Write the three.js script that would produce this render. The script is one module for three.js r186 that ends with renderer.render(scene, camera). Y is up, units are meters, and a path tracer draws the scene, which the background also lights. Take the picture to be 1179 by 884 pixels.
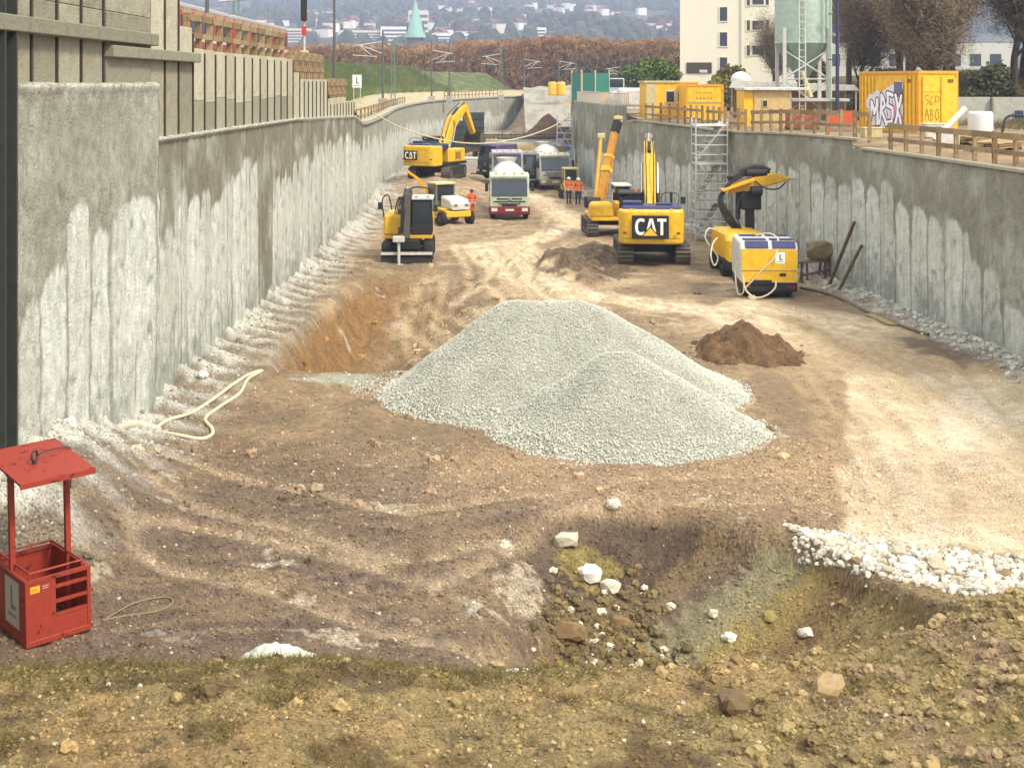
import * as THREE from 'three';
import { ImprovedNoise } from 'three/addons/math/ImprovedNoise.js';
import { RoundedBoxGeometry } from 'three/addons/geometries/RoundedBoxGeometry.js';
import { mergeGeometries } from 'three/addons/utils/BufferGeometryUtils.js';
import { MarchingCubes } from 'three/addons/objects/MarchingCubes.js';

// ---------- camera (eye 8.3 m above the pit floor, rising-front lens), sky, sun, exposure ----------
const scene = new THREE.Scene();
const camera = new THREE.PerspectiveCamera(55.49, 1179 / 1578, 0.5, 9000);
camera.position.set(0, 8.3, 0);
camera.setViewOffset(1179, 1578, 0, 694, 1179, 884);
camera.updateProjectionMatrix();
scene.add(camera);
const renderer = new THREE.WebGLRenderer({ antialias: true });
renderer.toneMapping = THREE.LinearToneMapping;
renderer.toneMappingExposure = 2.35;
renderer.shadowMap.enabled = true;
const SUN = new THREE.Vector3(0.52, 0.68, 0.46).normalize();
{ // bright overcast sky: whitish cloud deck, lighter overhead, thin veil round the sun
  const W = 512, H = 256, a = new Float32Array(W * H * 4), n = new ImprovedNoise();
  for (let j = 0; j < H; j++) for (let i = 0; i < W; i++) {
    const lat = (j + 0.5) / H * Math.PI - Math.PI / 2, lon = (i + 0.5) / W * 2 * Math.PI - Math.PI;
    const x = Math.cos(lat) * Math.sin(lon), y = Math.sin(lat), z = Math.cos(lat) * Math.cos(lon);
    const cl = y > 0 ? 0.5 + 0.5 * n.noise(x / (y + 0.25) * 1.6, z / (y + 0.25) * 1.6, 3.1) + 0.25 * n.noise(x / (y + 0.25) * 4, z / (y + 0.25) * 4, 8) : 0.5;
    const b = y > 0 ? 0.72 + 0.28 * y + 0.16 * (cl - 0.5) : 0.3;
    const k = (j * W + i) * 4;
    a[k] = b * 0.92; a[k + 1] = b * 0.925; a[k + 2] = b * 0.925; a[k + 3] = 1;
  }
  const t = new THREE.DataTexture(a, W, H, THREE.RGBAFormat, THREE.FloatType);
  t.mapping = THREE.EquirectangularReflectionMapping; t.magFilter = t.minFilter = THREE.LinearFilter; t.needsUpdate = true;
  scene.background = t; scene.environment = t;
}
const sun = new THREE.DirectionalLight(0xfff3e0, 2.1);
sun.position.copy(SUN).multiplyScalar(150).add(new THREE.Vector3(0, 0, -50)); sun.target.position.set(0, 0, -50);
sun.castShadow = true; sun.shadow.radius = 20; sun.shadow.mapSize.set(4096, 4096);
Object.assign(sun.shadow.camera, { left: -90, right: 90, top: 120, bottom: -120, near: 1, far: 420 });
scene.add(sun, sun.target);
scene.fog = new THREE.FogExp2(0xb9c8e6, 0.00048);

// ---------- helpers ----------
const perlin = new ImprovedNoise();
const N = (x, y, z = 0) => perlin.noise(x, y, z);
const fbm = (x, y, o = 4, z = 0) => { let s = 0, a = 1, f = 1; for (let i = 0; i < o; i++) { s += a * N(x * f, y * f, z + i * 7.3); a *= 0.5; f *= 2.03; } return s; };
let seed = 7; const rnd = () => { seed |= 0; seed = seed + 0x6D2B79F5 | 0; let t = Math.imul(seed ^ seed >>> 15, 1 | seed); t = t + Math.imul(t ^ t >>> 7, 61 | t) ^ t; return ((t ^ t >>> 14) >>> 0) / 4294967296; };
const rr = (a, b) => a + (b - a) * rnd();
const hash = (i, k = 0) => { const s = Math.sin(i * 127.1 + k * 311.7) * 43758.5453; return s - Math.floor(s); };
const clamp = (x, a = 0, b = 1) => Math.min(b, Math.max(a, x));
const sm = (a, b, x) => { const t = clamp((x - a) / (b - a)); return t * t * (3 - 2 * t); };
const mix = (a, b, t) => a + (b - a) * t;
const mixc = (a, b, t) => [mix(a[0], b[0], t), mix(a[1], b[1], t), mix(a[2], b[2], t)];
const lin = v => { v /= 255; return v <= 0.04045 ? v / 12.92 : ((v + 0.055) / 1.055) ** 2.4; };
const C = (r, g, b, k = 0.75) => [lin(r) * k, lin(g) * k, lin(b) * k];
const V = (x, y, z) => new THREE.Vector3(x, y, z);
const curve = pts => x => { // monotone-ish piecewise cubic through [x, y] pairs
  let i = 0; while (i < pts.length - 2 && x > pts[i + 1][0]) i++;
  const [x0, y0] = pts[i], [x1, y1] = pts[i + 1], p = pts[i - 1] || pts[i], q = pts[i + 2] || pts[i + 1];
  const t = clamp((x - x0) / (x1 - x0), -3, 4), h = x1 - x0;
  if (t < 0 || t > 1) return y0 + (y1 - y0) * t;
  const m0 = i ? (y1 - p[1]) / (x1 - p[0]) * h : y1 - y0, m1 = pts[i + 2] ? (q[1] - y0) / (q[0] - x0) * h : y1 - y0, t2 = t * t, t3 = t2 * t;
  return (2 * t3 - 3 * t2 + 1) * y0 + (t3 - 2 * t2 + t) * m0 + (3 * t2 - 2 * t3) * y1 + (t3 - t2) * m1;
};
const lerpc = pts => x => { if (x <= pts[0][0]) return pts[0][1]; for (let i = 1; i < pts.length; i++) if (x <= pts[i][0]) return mix(pts[i - 1][1], pts[i][1], (x - pts[i - 1][0]) / (pts[i][0] - pts[i - 1][0])); return pts[pts.length - 1][1]; };
function noiseTex(size, fn, srgb = true, rep = 1) {
  const a = new Uint8Array(size * size * 4);
  for (let j = 0; j < size; j++) for (let i = 0; i < size; i++) { const c = fn(i / size, j / size), k = (j * size + i) * 4; for (let m = 0; m < 3; m++) a[k + m] = clamp(c[m] ?? c[0]) * 255; a[k + 3] = 255; }
  const t = new THREE.DataTexture(a, size, size); t.wrapS = t.wrapT = THREE.RepeatWrapping; t.magFilter = THREE.LinearFilter; t.minFilter = THREE.LinearMipmapLinearFilter; t.generateMipmaps = true;
  if (srgb) t.colorSpace = THREE.SRGBColorSpace; t.repeat.set(rep, rep); t.needsUpdate = true; return t;
}
// tileable noise from two crossed samples on a torus-like blend
const tileN = (u, v, f, z = 0, o = 4) => { const a = fbm(u * f, v * f, o, z), b = fbm((u - 1) * f, v * f, o, z), c = fbm(u * f, (v - 1) * f, o, z), d = fbm((u - 1) * f, (v - 1) * f, o, z); return mix(mix(a, b, u), mix(c, d, u), v) * 1.15; };
const soilTex = noiseTex(512, (u, v) => { const g = 0.9 + 0.36 * tileN(u, v, 46, 1, 4) + 0.12 * tileN(u, v, 8, 5, 3) + (hash(u * 512 + v * 99991) - 0.5) * 0.2 - 0.3 * sm(0.42, 0.6, tileN(u, v, 34, 41, 3)); return [g, g * 0.985, g * 0.965]; }, true, 0.5);
const soilBump = noiseTex(512, (u, v) => [0.5 + 0.35 * tileN(u, v, 24, 9, 5) + (hash(u * 777 + v * 3331) - 0.5) * 0.2], false, 0.5);
const concTex = noiseTex(512, (u, v) => { const g = 0.94 + 0.15 * tileN(u, v, 30, 2, 4) + 0.12 * tileN(u, v, 6, 4, 3) + (hash(u * 512 + v * 7919) - 0.5) * 0.12; return [g, g, g * 0.98]; }, true, 0.5);
const concBump = noiseTex(512, (u, v) => [0.5 + 0.4 * tileN(u, v, 36, 12, 5) + (hash(u * 911 + v * 1931) - 0.5) * 0.15], false, 0.5);
const grimeTex = noiseTex(512, (u, v) => { const m = clamp(0.16 + 0.34 * tileN(u, v, 9, 31, 5) + 0.24 * tileN(u, v * 0.25, 40, 17, 3) + 0.5 * sm(0.35, 0.6, tileN(u, v, 26, 77, 4))), f = 0.97 + 0.06 * tileN(u, v, 60, 6, 2); return [mix(1, 0.78, m) * f, mix(1, 0.73, m) * f, mix(1, 0.66, m) * f]; }, true, 0.4);
const rustTex = noiseTex(512, (u, v) => { const m = sm(0.3, 0.5, tileN(u, v, 11, 51, 6)), q = clamp(0.2 + 0.4 * tileN(u, v * 0.3, 30, 57, 4)), f = 0.96 + 0.08 * tileN(u, v, 60, 8, 2); return [mix(1, 0.62, m) * mix(1, 0.8, q) * f, mix(1, 0.62, m) * mix(1, 0.85, q) * f, mix(1, 0.6, m) * mix(1, 0.85, q) * f]; }, true, 0.7);
const woodTex = noiseTex(256, (u, v) => { const g = 0.8 + 0.22 * tileN(u, v * 0.2, 22, 3, 4) + 0.1 * tileN(u, v, 5, 8, 2); return [g, g * 0.97, g * 0.92]; }, true, 1);
const mat = (c, roughness = 0.9, o = {}) => new THREE.MeshStandardMaterial({ color: new THREE.Color().setRGB(...c), roughness, side: THREE.DoubleSide, ...o });
const paint = (c, o = {}) => mat(c, 0.5, { map: grimeTex, ...o });
const soilMat = new THREE.MeshStandardMaterial({ vertexColors: true, roughness: 0.96, map: soilTex, bumpMap: soilBump, bumpScale: 0.06, side: THREE.DoubleSide });
const concMat = new THREE.MeshStandardMaterial({ vertexColors: true, roughness: 0.93, map: concTex, bumpMap: concBump, bumpScale: 0.02, side: THREE.DoubleSide });

const used = {};
const numbered = n => { const k = used[n] = (used[n] ?? -1) + 1; return k ? n + '_' + String(k).padStart(3, '0') : n; };
function boxUV(g) { // uv in metres from the dominant axis of each face's normal, in the object's own frame
  const p = g.attributes.position, n = g.attributes.normal, uv = new Float32Array(p.count * 2);
  for (let i = 0; i < p.count; i++) {
    const ax = Math.abs(n.getX(i)), ay = Math.abs(n.getY(i)), az = Math.abs(n.getZ(i)), x = p.getX(i), y = p.getY(i), z = p.getZ(i);
    const [a, b] = ay > ax && ay > az ? [x, z] : ax > az ? [z, y] : [x, y];
    uv[2 * i] = a; uv[2 * i + 1] = b;
  }
  g.setAttribute('uv', new THREE.BufferAttribute(uv, 2)); return g;
}
function merge(list) {
  list = [].concat(list).map(g => { const q = g.index ? g.toNonIndexed() : g; for (const k of Object.keys(q.attributes)) if (!['position', 'normal', 'uv'].includes(k)) q.deleteAttribute(k); return q; });
  return boxUV(list.length > 1 ? mergeGeometries(list) : list[0]);
}
function mesh(g, m) { const o = new THREE.Mesh(g, m); o.castShadow = o.receiveShadow = true; return o; }
function part(parent, name, geos, m) { const o = mesh(merge(geos), m); o.name = name; parent.add(o); return o; }
function tag(o, label, category, group, kind) { o.userData.label = label; if (category) o.userData.category = category; if (group) o.userData.group = group; if (kind) o.userData.kind = kind; return o; }
function thing(name, label, category, x = 0, y = 0, z = 0, turn = 0, group) { const o = new THREE.Group(); o.name = numbered(name); o.position.set(x, y, z); o.rotation.y = turn; scene.add(o); return tag(o, label, category, group); }
function copyOf(src, label, x, y, z, turn = 0, s = 1) { const o = src.clone(); o.name = numbered(src.name.replace(/_\d{3}$/, '')); o.userData = { ...src.userData, label }; o.position.set(x, y, z); o.rotation.y = turn; if (s !== 1) o.scale.set(...[].concat(s, s, s).slice(0, 3)); scene.add(o); return o; }
function structure(name, geo, m) { const o = mesh(geo, m); o.name = numbered(name); o.userData.kind = 'structure'; scene.add(o); return o; }
const bx = (w, h, d, x = 0, y = 0, z = 0, r = 0.02, rot) => { const m = Math.min(w, h, d); const g = r > 0 && m > 0.05 ? new RoundedBoxGeometry(w, h, d, 1, Math.min(r, m * 0.3)) : new THREE.BoxGeometry(w, h, d); if (rot) { g.rotateX(rot[0]); g.rotateY(rot[1]); g.rotateZ(rot[2]); } return g.translate(x, y, z); };
const cyl = (r0, r1, h, x, y, z, seg = 16, axis = 'y') => { const g = new THREE.CylinderGeometry(r1, r0, h, seg); if (axis === 'x') g.rotateZ(Math.PI / 2); if (axis === 'z') g.rotateX(Math.PI / 2); return g.translate(x, y, z); };
const orient = (g, a, b) => { const d = b.clone().sub(a), q = new THREE.Quaternion().setFromUnitVectors(V(0, 1, 0), d.clone().normalize()); return g.applyQuaternion(q).translate((a.x + b.x) / 2, (a.y + b.y) / 2, (a.z + b.z) / 2); };
const bar = (a, b, r, r1 = r, seg = 8) => { a = V(...a); b = V(...b); return orient(new THREE.CylinderGeometry(r1, r, a.distanceTo(b), seg), a, b); };
const beam = (a, b, w, h) => { a = V(...a); b = V(...b); const L = a.distanceTo(b), m = new THREE.Matrix4().lookAt(a, b, Math.abs(b.y - a.y) > 0.98 * L ? V(1, 0, 0) : V(0, 1, 0)); return new THREE.BoxGeometry(w, h, L).applyMatrix4(m).translate((a.x + b.x) / 2, (a.y + b.y) / 2, (a.z + b.z) / 2); };
const tube = (pts, r, seg = 40, rs = 7) => new THREE.TubeGeometry(new THREE.CatmullRomCurve3(pts.map(p => V(...p))), seg, r, rs);
const prism = (pts, depth, bevel = 0.02) => { const s = new THREE.Shape(pts.map(p => new THREE.Vector2(...p))); const g = new THREE.ExtrudeGeometry(s, { depth: depth - 2 * bevel, bevelEnabled: bevel > 0, bevelSize: bevel, bevelThickness: bevel, bevelSegments: 1, bevelOffset: -bevel, curveSegments: 10 }); return g.translate(0, 0, -depth / 2 + bevel); };
const lathe = (pts, seg = 24) => new THREE.LatheGeometry(pts.map(p => new THREE.Vector2(...p)), seg);
function sheet(nu, nv, pos, col, extra) { // grid surface with vertex colours; pos(i,j)->[x,y,z], col(i,j,p)->[r,g,b]
  const P = new Float32Array(nu * nv * 3), K = new Float32Array(nu * nv * 3), U = new Float32Array(nu * nv * 2), I = new Uint32Array((nu - 1) * (nv - 1) * 6);
  for (let j = 0, k = 0; j < nv; j++) for (let i = 0; i < nu; i++, k++) { const p = pos(i / (nu - 1), j / (nv - 1)), c = col(i / (nu - 1), j / (nv - 1), p); P.set(p.slice(0, 3), k * 3); K.set(c, k * 3); U[2 * k] = p[3] ?? p[0]; U[2 * k + 1] = p[4] ?? p[2]; }
  let q = 0; for (let j = 0; j < nv - 1; j++) for (let i = 0; i < nu - 1; i++) { const a = j * nu + i; I[q++] = a; I[q++] = a + 1; I[q++] = a + nu; I[q++] = a + 1; I[q++] = a + nu + 1; I[q++] = a + nu; }
  const g = new THREE.BufferGeometry(); g.setAttribute('position', new THREE.BufferAttribute(P, 3)); g.setAttribute('color', new THREE.BufferAttribute(K, 3)); g.setAttribute('uv', new THREE.BufferAttribute(U, 2)); g.setIndex(new THREE.BufferAttribute(I, 1)); g.computeVertexNormals(); return g;
}
// ---------- ground ----------
const leftX = curve([[-20, -9.1], [60, -9.1], [72, -9.1], [85, -9.3], [100, -9.95], [130, -11.5], [160, -11.6], [180, -10.6], [205, -6.6], [229, -1], [250, 8]]);
const rightX = curve([[-20, 19], [14, 17.2], [28, 16], [38.3, 15.05], [50, 13.96], [60, 12.5], [68, 11.5], [80, 10.2], [86, 8.6], [96, 6.6], [113, 5.5], [130, 5.2], [150, 6], [180, 9.2], [215, 17], [250, 30]]);
const bump = (x, d, cx, cd, rx, rd, a = 0) => { const c = Math.cos(a), s = Math.sin(a), u = ((x - cx) * c + (d - cd) * s) / rx, v = (-(x - cx) * s + (d - cd) * c) / rd; return Math.exp(-(u * u + v * v)); };
const seg = (x, d, a, b) => { const vx = b[0] - a[0], vd = b[1] - a[1], t = clamp(((x - a[0]) * vx + (d - a[1]) * vd) / (vx * vx + vd * vd)); return Math.hypot(x - a[0] - t * vx, d - a[1] - t * vd); };
const poly = (x, d, P) => { let m = 1e9; for (let i = 1; i < P.length; i++) m = Math.min(m, seg(x, d, P[i - 1], P[i])); return m; };
const TRACKS = [ // [line, wheel half gauge, depth]
  [[[3.2, 80], [2.5, 70], [0.6, 61], [-0.2, 55], [0.6, 50]], 0.95, 0.09], [[[4.4, 66], [2.3, 59.5], [1.5, 54], [3, 50], [6, 47], [9, 43], [10.5, 36], [10, 28]], 1.0, 0.07],
  [[[-2, 66], [-1.2, 60], [-0.7, 54]], 0.9, 0.08], [[[-4.2, 54], [-2.6, 49], [-1.6, 43.5]], 0.6, 0.07], [[[-3.4, 56], [-3.4, 50], [-2.4, 44]], 0.55, 0.06],
  [[[8.2, 37], [7.9, 31], [7.2, 26]], 0.28, 0.06], [[[12.5, 40], [11.5, 33], [9.2, 24]], 1.0, 0.05], [[[-7, 27], [-2, 24], [3, 26.5], [7, 27]], 0.95, 0.05], [[[-6, 23.5], [-1, 21], [1.5, 24]], 0.9, 0.05]];
function trenchDepth(x, d) { // ochre cut beside the left berm
  const wob = 0.35 * N(d * 0.4, 3) + 0.15 * N(d * 1.3, 8);
  const left = sm(-7.4 + wob + (d > 44 ? (d - 44) * 0.055 : 0), -6.0 + wob + (d > 44 ? (d - 44) * 0.06 : 0), x);
  const right = 1 - sm(-4.9 + (d - 44) * 0.02, -0.6, x), near = sm(37.3, 39.2, d + 0.3 * N(x, 5)), far = 1 - sm(47, 60, d);
  return left * right * near * far;
}
const digCrest = curve([[-3, 23.6], [-1, 24.2], [0.6, 24.75], [2.57, 24.8], [4.34, 24.1], [5.25, 23.4], [6.1, 22.0], [6.7, 20.4], [7.4, 18]]);
const digAlong = (x, d) => 0.5 * (x - 2.6) - 0.86 * (d - 24.6);             // along the crest; the bank falls across it
function digDepth(x, d) { // the near dig below a bank that faces the camera
  const w = 0.22 * N(x * 0.8, d * 0.8, 4), s = (digCrest(x) - d) * 0.86 + w, t = digAlong(x, d);
  const bank = clamp(sm(-0.25, 0.35, s) * 0.18 + 0.82 * clamp((s - 0.05) / 2.5)), near = sm(17.5, 20.1, d + 0.5 * w - 0.18 * Math.max(0, x - 3)), left = mix(0.22, 1, sm(-0.4, 1.9, x + 0.5 * (24 - d) * 0.3 + 2 * w)) * sm(-5, -1.5, x);
  return bank * near * left * (1 + 0.05 * N(t * 4, s * 0.7, 3));
}
function floorH(x, d) {
  const l = x - leftX(d), r = rightX(d) - x;
  let h = 0.10 * fbm(x * 0.22, d * 0.16, 3) + 0.05 * fbm(x * 0.9, d * 0.8, 3, 4);
  h += 1.45 * (1 - sm(0.2, 3.2, l)) * sm(31.5, 23.5, d) * sm(20.0, 23.2, d);              // bank against the near left wall
  const fil = clamp(1 - l / (1.9 + 0.6 * N(d * 0.3, 2))), ridge = Math.abs((((d / 1.45 + 0.1 * N(d, 1)) % 1) + 1) % 1 - 0.5) * 2;
  if (d < 95) h += fil * (0.10 + 0.62 * Math.pow(1 - ridge, 1.5) * fil * (0.6 + 0.5 * hash(Math.floor(d / 1.45)))) * sm(20, 24, d);
  const rf = clamp(1 - r / 1.2); h += rf * rf * 0.35 * (0.6 + 0.4 * N(d * 1.2, 7));
  h -= 2.0 * trenchDepth(x, d);
  h -= 1.75 * digDepth(x, d); h += 0.16 * bump(digCrest(x) - d, 0, -0.25, 0, 0.4, 1) * sm(0.5, 1.8, x) * sm(6.2, 5, x);
  h += (0.95 + 0.4 * N(x * 1.5, d * 1.2, 5)) * bump(x, d, 2.4, 57.5, 1.3, 2.4, 0.3) + 0.7 * bump(x, d, 4.0, 62, 1.1, 2.4) - 0.7 * bump(x, d, 3.9, 57.6, 0.8, 1.8); // spoil by the big excavator
  h += 0.28 * bump(x, d, 1.4, 24.6, 1.1, 0.5, -0.1) + 0.2 * bump(x, d, 2.2, 25.2, 0.6, 0.35);
  h += 1.05 * bump(x, d, -6.8, 100, 4.5, 13) + 0.5 * bump(x, d, -3.5, 92, 3.5, 8);       // heap under the far digger
  h += (0.42 + 0.16 * N(x * 0.5, 9)) * sm(18.9 + 0.12 * x * sm(0, 6, x) * 1.6, 17.2 + 0.12 * x * sm(0, 6, x) * 1.4, d + 0.18 * N(x * 1.4, 2)) + 0.05 * Math.max(0, 16.5 - d); // near berm
  h += 0.75 * sm(3.5, 8.5, x) * sm(22.0, 17.5, d);                                       // it climbs to the right
  const s2 = sm(0.4, 6, x + 2) * sm(190, 238, d); h += 6.4 * s2;                           // far ramp out of the pit
  if (d > 118 && d < 200) h -= 0.8 * sm(118, 126, d);
  for (const [P, w, dep] of TRACKS) { const t = poly(x, d, P); if (t < w + 0.6) { const q = Math.abs(t - w); h -= dep * Math.exp(-q * q / 0.045) - dep * 0.6 * Math.exp(-((q - 0.36) ** 2) / 0.02); } }
  const rough = 0.35 + 0.65 * Math.max(sm(21.5, 19, d), digDepth(x, d), trenchDepth(x, d), clamp(fil * 1.4), bump(x, d, 3, 58, 2.4, 4));
  const sandy = sm(5.6, 7.2, x - (29 - d) * 0.12) * sm(22.8, 24.5, d);
  const f = mix(rough, 0.16, sandy);
  if (d < 21.5 && x > 1.8) { const q = sm(1.8, 3.6, x) * sm(21.5, 19.5, d); h += q * (0.13 * fbm(x * 1.3, d * 1.3, 3, 17) + 0.07 * Math.abs(N(x * 3.2, d * 3.2, 6)) + 0.05 * Math.max(0, N(x * 6.5, d * 6.5, 9))); h += 0.3 * bump(x, d, 3.95, 19.9, 0.55, 0.4) + 0.25 * bump(x, d, 4.7, 20.2, 0.4, 0.35); }
  if (d < 70) { h += f * (0.05 * fbm(x * 3.1, d * 3.1, 3, 2) + 0.03 * Math.abs(N(x * 8, d * 8, 3))); }
  else h += 0.16 * fbm(x * 0.8, d * 0.5, 3, 6);
  return h;
}
const K = { brown: C(158, 135, 105), mid: C(183, 157, 120), sand: C(230, 207, 168, 0.82), pale: C(246, 230, 200, 0.92), mud: C(124, 105, 88), purple: C(112, 96, 90), olive: C(168, 148, 98), ochre: C(178, 132, 58), rust: C(146, 102, 48),
  spray: C(212, 212, 202, 0.85), gravel: C(205, 206, 184), dark: C(92, 74, 54), yellow: C(168, 150, 84), greygreen: C(150, 144, 114), wet: C(128, 116, 104) };
function floorCol(x, d) {
  const fine = N(x * 17, d * 17, 3), l = x - leftX(d), r = rightX(d) - x, n1 = fbm(x * 0.35, d * 0.3, 4, 11), n2 = fbm(x * 1.4, d * 1.1, 3, 12), n3 = fbm(x * 5, d * 5, 3, 14), streak = fbm(x * 0.4 + d * 0.12, d * 2.2 - x * 0.8, 4, 15);
  let c = mixc(K.brown, K.mid, sm(-0.35, 0.5, n1 + 0.4 * n2));
  c = mixc(c, K.sand, (0.06 + 0.45 * sm(0.0, 0.5, n1 + 0.35 * streak)) * sm(36, 41, d) * (x > -4 ? 1 : 0.6));
  if (d > 60) c = mixc(c, K.mid, 0.5), c = mixc(c, K.sand, 0.5 * sm(-0.1, 0.5, streak));
  // dark, purplish trodden mud in the near left, streaked by tracks
  const mud = sm(30.5, 24.5, d + 2.2 * n1 + 0.25 * x) * sm(4.4, 1.0, x) * 0.95;
  c = mixc(c, mixc(K.mud, K.purple, sm(-0.3, 0.4, n2)), mud * (0.62 + 0.38 * sm(-0.2, 0.3, n1)));
  c = mixc(c, K.brown, 0.75 * sm(0.02, 0.42, streak) * sm(18.5, 20, d) * sm(36, 30, d));
  c = mixc(c, K.mid, 0.55 * sm(0.22, 0.5, n1 + 0.3 * n3) * sm(20, 22, d) * sm(36, 30, d));
  // pale graded plate on the right and the haul road beyond it
  const plate = sm(-0.12, 0.14, x - (6.35 + (d - 25) * 0.26) + 0.12 * n1 + 0.18 * n2) * sm(22.4, 23.6, d + 0.25 * n2 + (x - 8) * 0.16) * sm(37.8, 36.2, d + 0.5 * n2);
  c = mixc(c, mixc(K.sand, K.pale, sm(-0.4, 0.3, n1 + 0.3 * streak)), plate * (0.9 + 0.1 * n3));
  for (const [P, w] of [[[[9.8, 37], [9.0, 42], [7.6, 47], [4.4, 49.6], [2.1, 51.2], [0.75, 54.8], [-0.6, 60.7], [-2, 66]], 1.5], [[[0.4, 66], [0.9, 60.5], [1.6, 54]], 1.15], [[[-2, 66.5], [1.1, 68.4], [3.9, 77], [3.2, 81], [1.3, 96]], 1.25], [[[12.5, 37], [11.5, 46], [9, 48.5]], 1.6], [[[-4.6, 52], [-2.8, 48], [-2.2, 43.5]], 0.8], [[[-1.4, 53], [-3.0, 50.5], [-3.4, 46]], 0.75]]) {
    const t = poly(x, d, P) + 0.55 * n2 + 0.2 * n3; c = mixc(c, mixc(K.sand, K.pale, sm(-0.2, 0.5, n2)), 0.9 * sm(w, w - 0.6, t)); }
  for (const [P, w] of TRACKS) { const t = poly(x, d, P); if (t < w + 0.5) { const q = Math.abs(t - w); c = mixc(c, d > 40 ? K.sand : mixc(c, K.sand, 0.6), 0.65 * Math.exp(-q * q / 0.05) * sm(-0.5, 0.2, n2 + 0.3)); } }
  c = mixc(c, mixc(C(208, 180, 136), C(188, 160, 120), sm(-0.3, 0.4, n2)), 0.7 * sm(4.9, 6.9, x + 0.8 * n1) * sm(23, 26, d + n2) * sm(46, 39, d) * (1 - plate));
  c = mixc(c, C(198, 170, 136), 0.5 * sm(23.6, 25.6, d + 1.2 * n1 + 0.6 * streak) * sm(30.5, 28, d + n2) * sm(-4, 0.5, x + 2 * n1));
  // dark moist patches on the right against the wall and by the spoil
  c = mixc(c, K.dark, 0.75 * sm(0.35, 0.75, bump(x, d, 13.6, 40.5, 1.5, 2.8, 0.3) + 0.3 * n2)); c = mixc(c, K.brown, 0.6 * sm(0.3, 0.8, bump(x, d, 11.5, 50, 2.4, 4) + 0.35 * n2));
  c = mixc(c, mixc(K.dark, K.brown, 0.3 + 0.5 * n3), 0.95 * sm(0.25, 0.55, bump(x, d, 3.2, 58.6, 2.2, 4.4) + 0.35 * n2));
  c = mixc(c, K.brown, 0.8 * sm(0.42, 0.6, bump(x, d, 7.0, 34.0, 0.9, 4) + 0.5 * n2 + 0.25 * n3) * (1 - plate));
  // ochre cut
  const tr = trenchDepth(x, d); if (tr > 0.02) { const g = sm(0.03, 0.3, tr); const steep = sm(-4.6, -6, x - (d - 44) * 0.04); c = mixc(c, mixc(mixc(K.ochre, K.rust, sm(-0.3, 0.4, n2 + streak * 0.6)), K.brown, 0.3), g * (0.35 + 0.6 * steep)); }
  // near dig: bands of differently coloured subsoil running down the bank
  const dg = digDepth(x, d); if (dg > 0.03) {
    const band = digAlong(x, d) + 0.22 * n2 + 0.26 * n3 + 0.1 * fine, B = [[-0.7, K.mud], [-0.1, C(96, 80, 68)], [0.55, C(92, 76, 62)], [0.75, C(128, 108, 78)], [1.2, C(140, 120, 88)], [1.45, C(118, 98, 80)], [1.65, K.greygreen], [2.3, C(160, 152, 114)], [2.5, C(166, 150, 90)], [2.9, C(162, 140, 84)], [3.3, C(132, 108, 70)], [4.0, K.olive]];
    let k = B[0][1]; for (let i = 1; i < B.length; i++) if (band > B[i - 1][0]) k = mixc(B[i - 1][1], B[i][1], sm(B[i - 1][0], B[i][0], band));
    const bot = Math.max(sm(2.3, 3.0, (digCrest(x) - d) * 0.86 + 0.5 * n2), sm(0.9, -0.1, x + 0.4 * n2)); k = mixc(k, mixc(mixc(K.mud, C(142, 126, 78), sm(-0.1, 0.45, n3 + n2)), K.brown, 0.35), bot);
    c = mixc(c, k, sm(0.06, 0.2, dg) * 0.9 * sm(-1.4, 0.6, x));
  }
  c = mixc(c, K.yellow, 0.8 * sm(0.4, 0.75, bump(x, d, 1.35, 23.9, 0.75, 0.55) + 0.3 * n3 + 0.2 * n2));
  // near berm
  const fb = sm(18.6 + 0.14 * x * sm(0, 6, x), 17.4 + 0.14 * x * sm(0, 6, x), d + 0.25 * n2); c = mixc(c, mixc(mixc(K.olive, C(178, 150, 100), sm(-0.2, 0.5, n1 + n2 * 0.5)), C(118, 96, 58), sm(0.1, 0.5, fbm(x * 0.9, d * 0.9, 4, 21))), fb * 0.95);
  c = mixc(c, K.dark, fb * 0.7 * sm(0.42, 0.56, fbm(x * 0.7, d * 1.2, 4, 33) + 0.3 * n3 + 0.15 * fine));
  if (x > 3) c = mixc(c, mixc(K.olive, K.brown, sm(-0.2, 0.4, n2)), 0.8 * sm(3.2, 4.6, x) * sm(21.6, 20.2, d - 0.1 * x) );
  // cement overspray along both walls
  const fil = clamp(1 - l / 2.3), ridge = 1 - Math.abs((((d / 1.45 + 0.1 * N(d, 1)) % 1) + 1) % 1 - 0.5) * 2;
  if (d > 20) c = mixc(c, mixc(C(168, 162, 146), K.spray, sm(0.3, 0.75, ridge + 0.4 * n2)), clamp(1.35 * fil * (0.45 + 0.75 * ridge) + 0.3 * n2 * fil));
  c = mixc(c, mixc(C(165, 160, 142), K.spray, 0.5 + n2), 0.85 * clamp(1.25 * (1 - r / 1.5) + 0.4 * n2));
  // scattered lime and gravel stains
  c = mixc(c, C(215, 208, 190), 0.75 * sm(0.62, 0.85, fbm(x * 0.8 + 40, d * 0.9, 4, 44) + 0.25 * n3) * sm(18.6, 20, d));
  c = mixc(c, K.gravel, 0.8 * sm(0.4, 0.7, bump(x, d, -4.9, 36.6, 1.5, 0.9) + 0.3 * n2) + 0);
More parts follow.
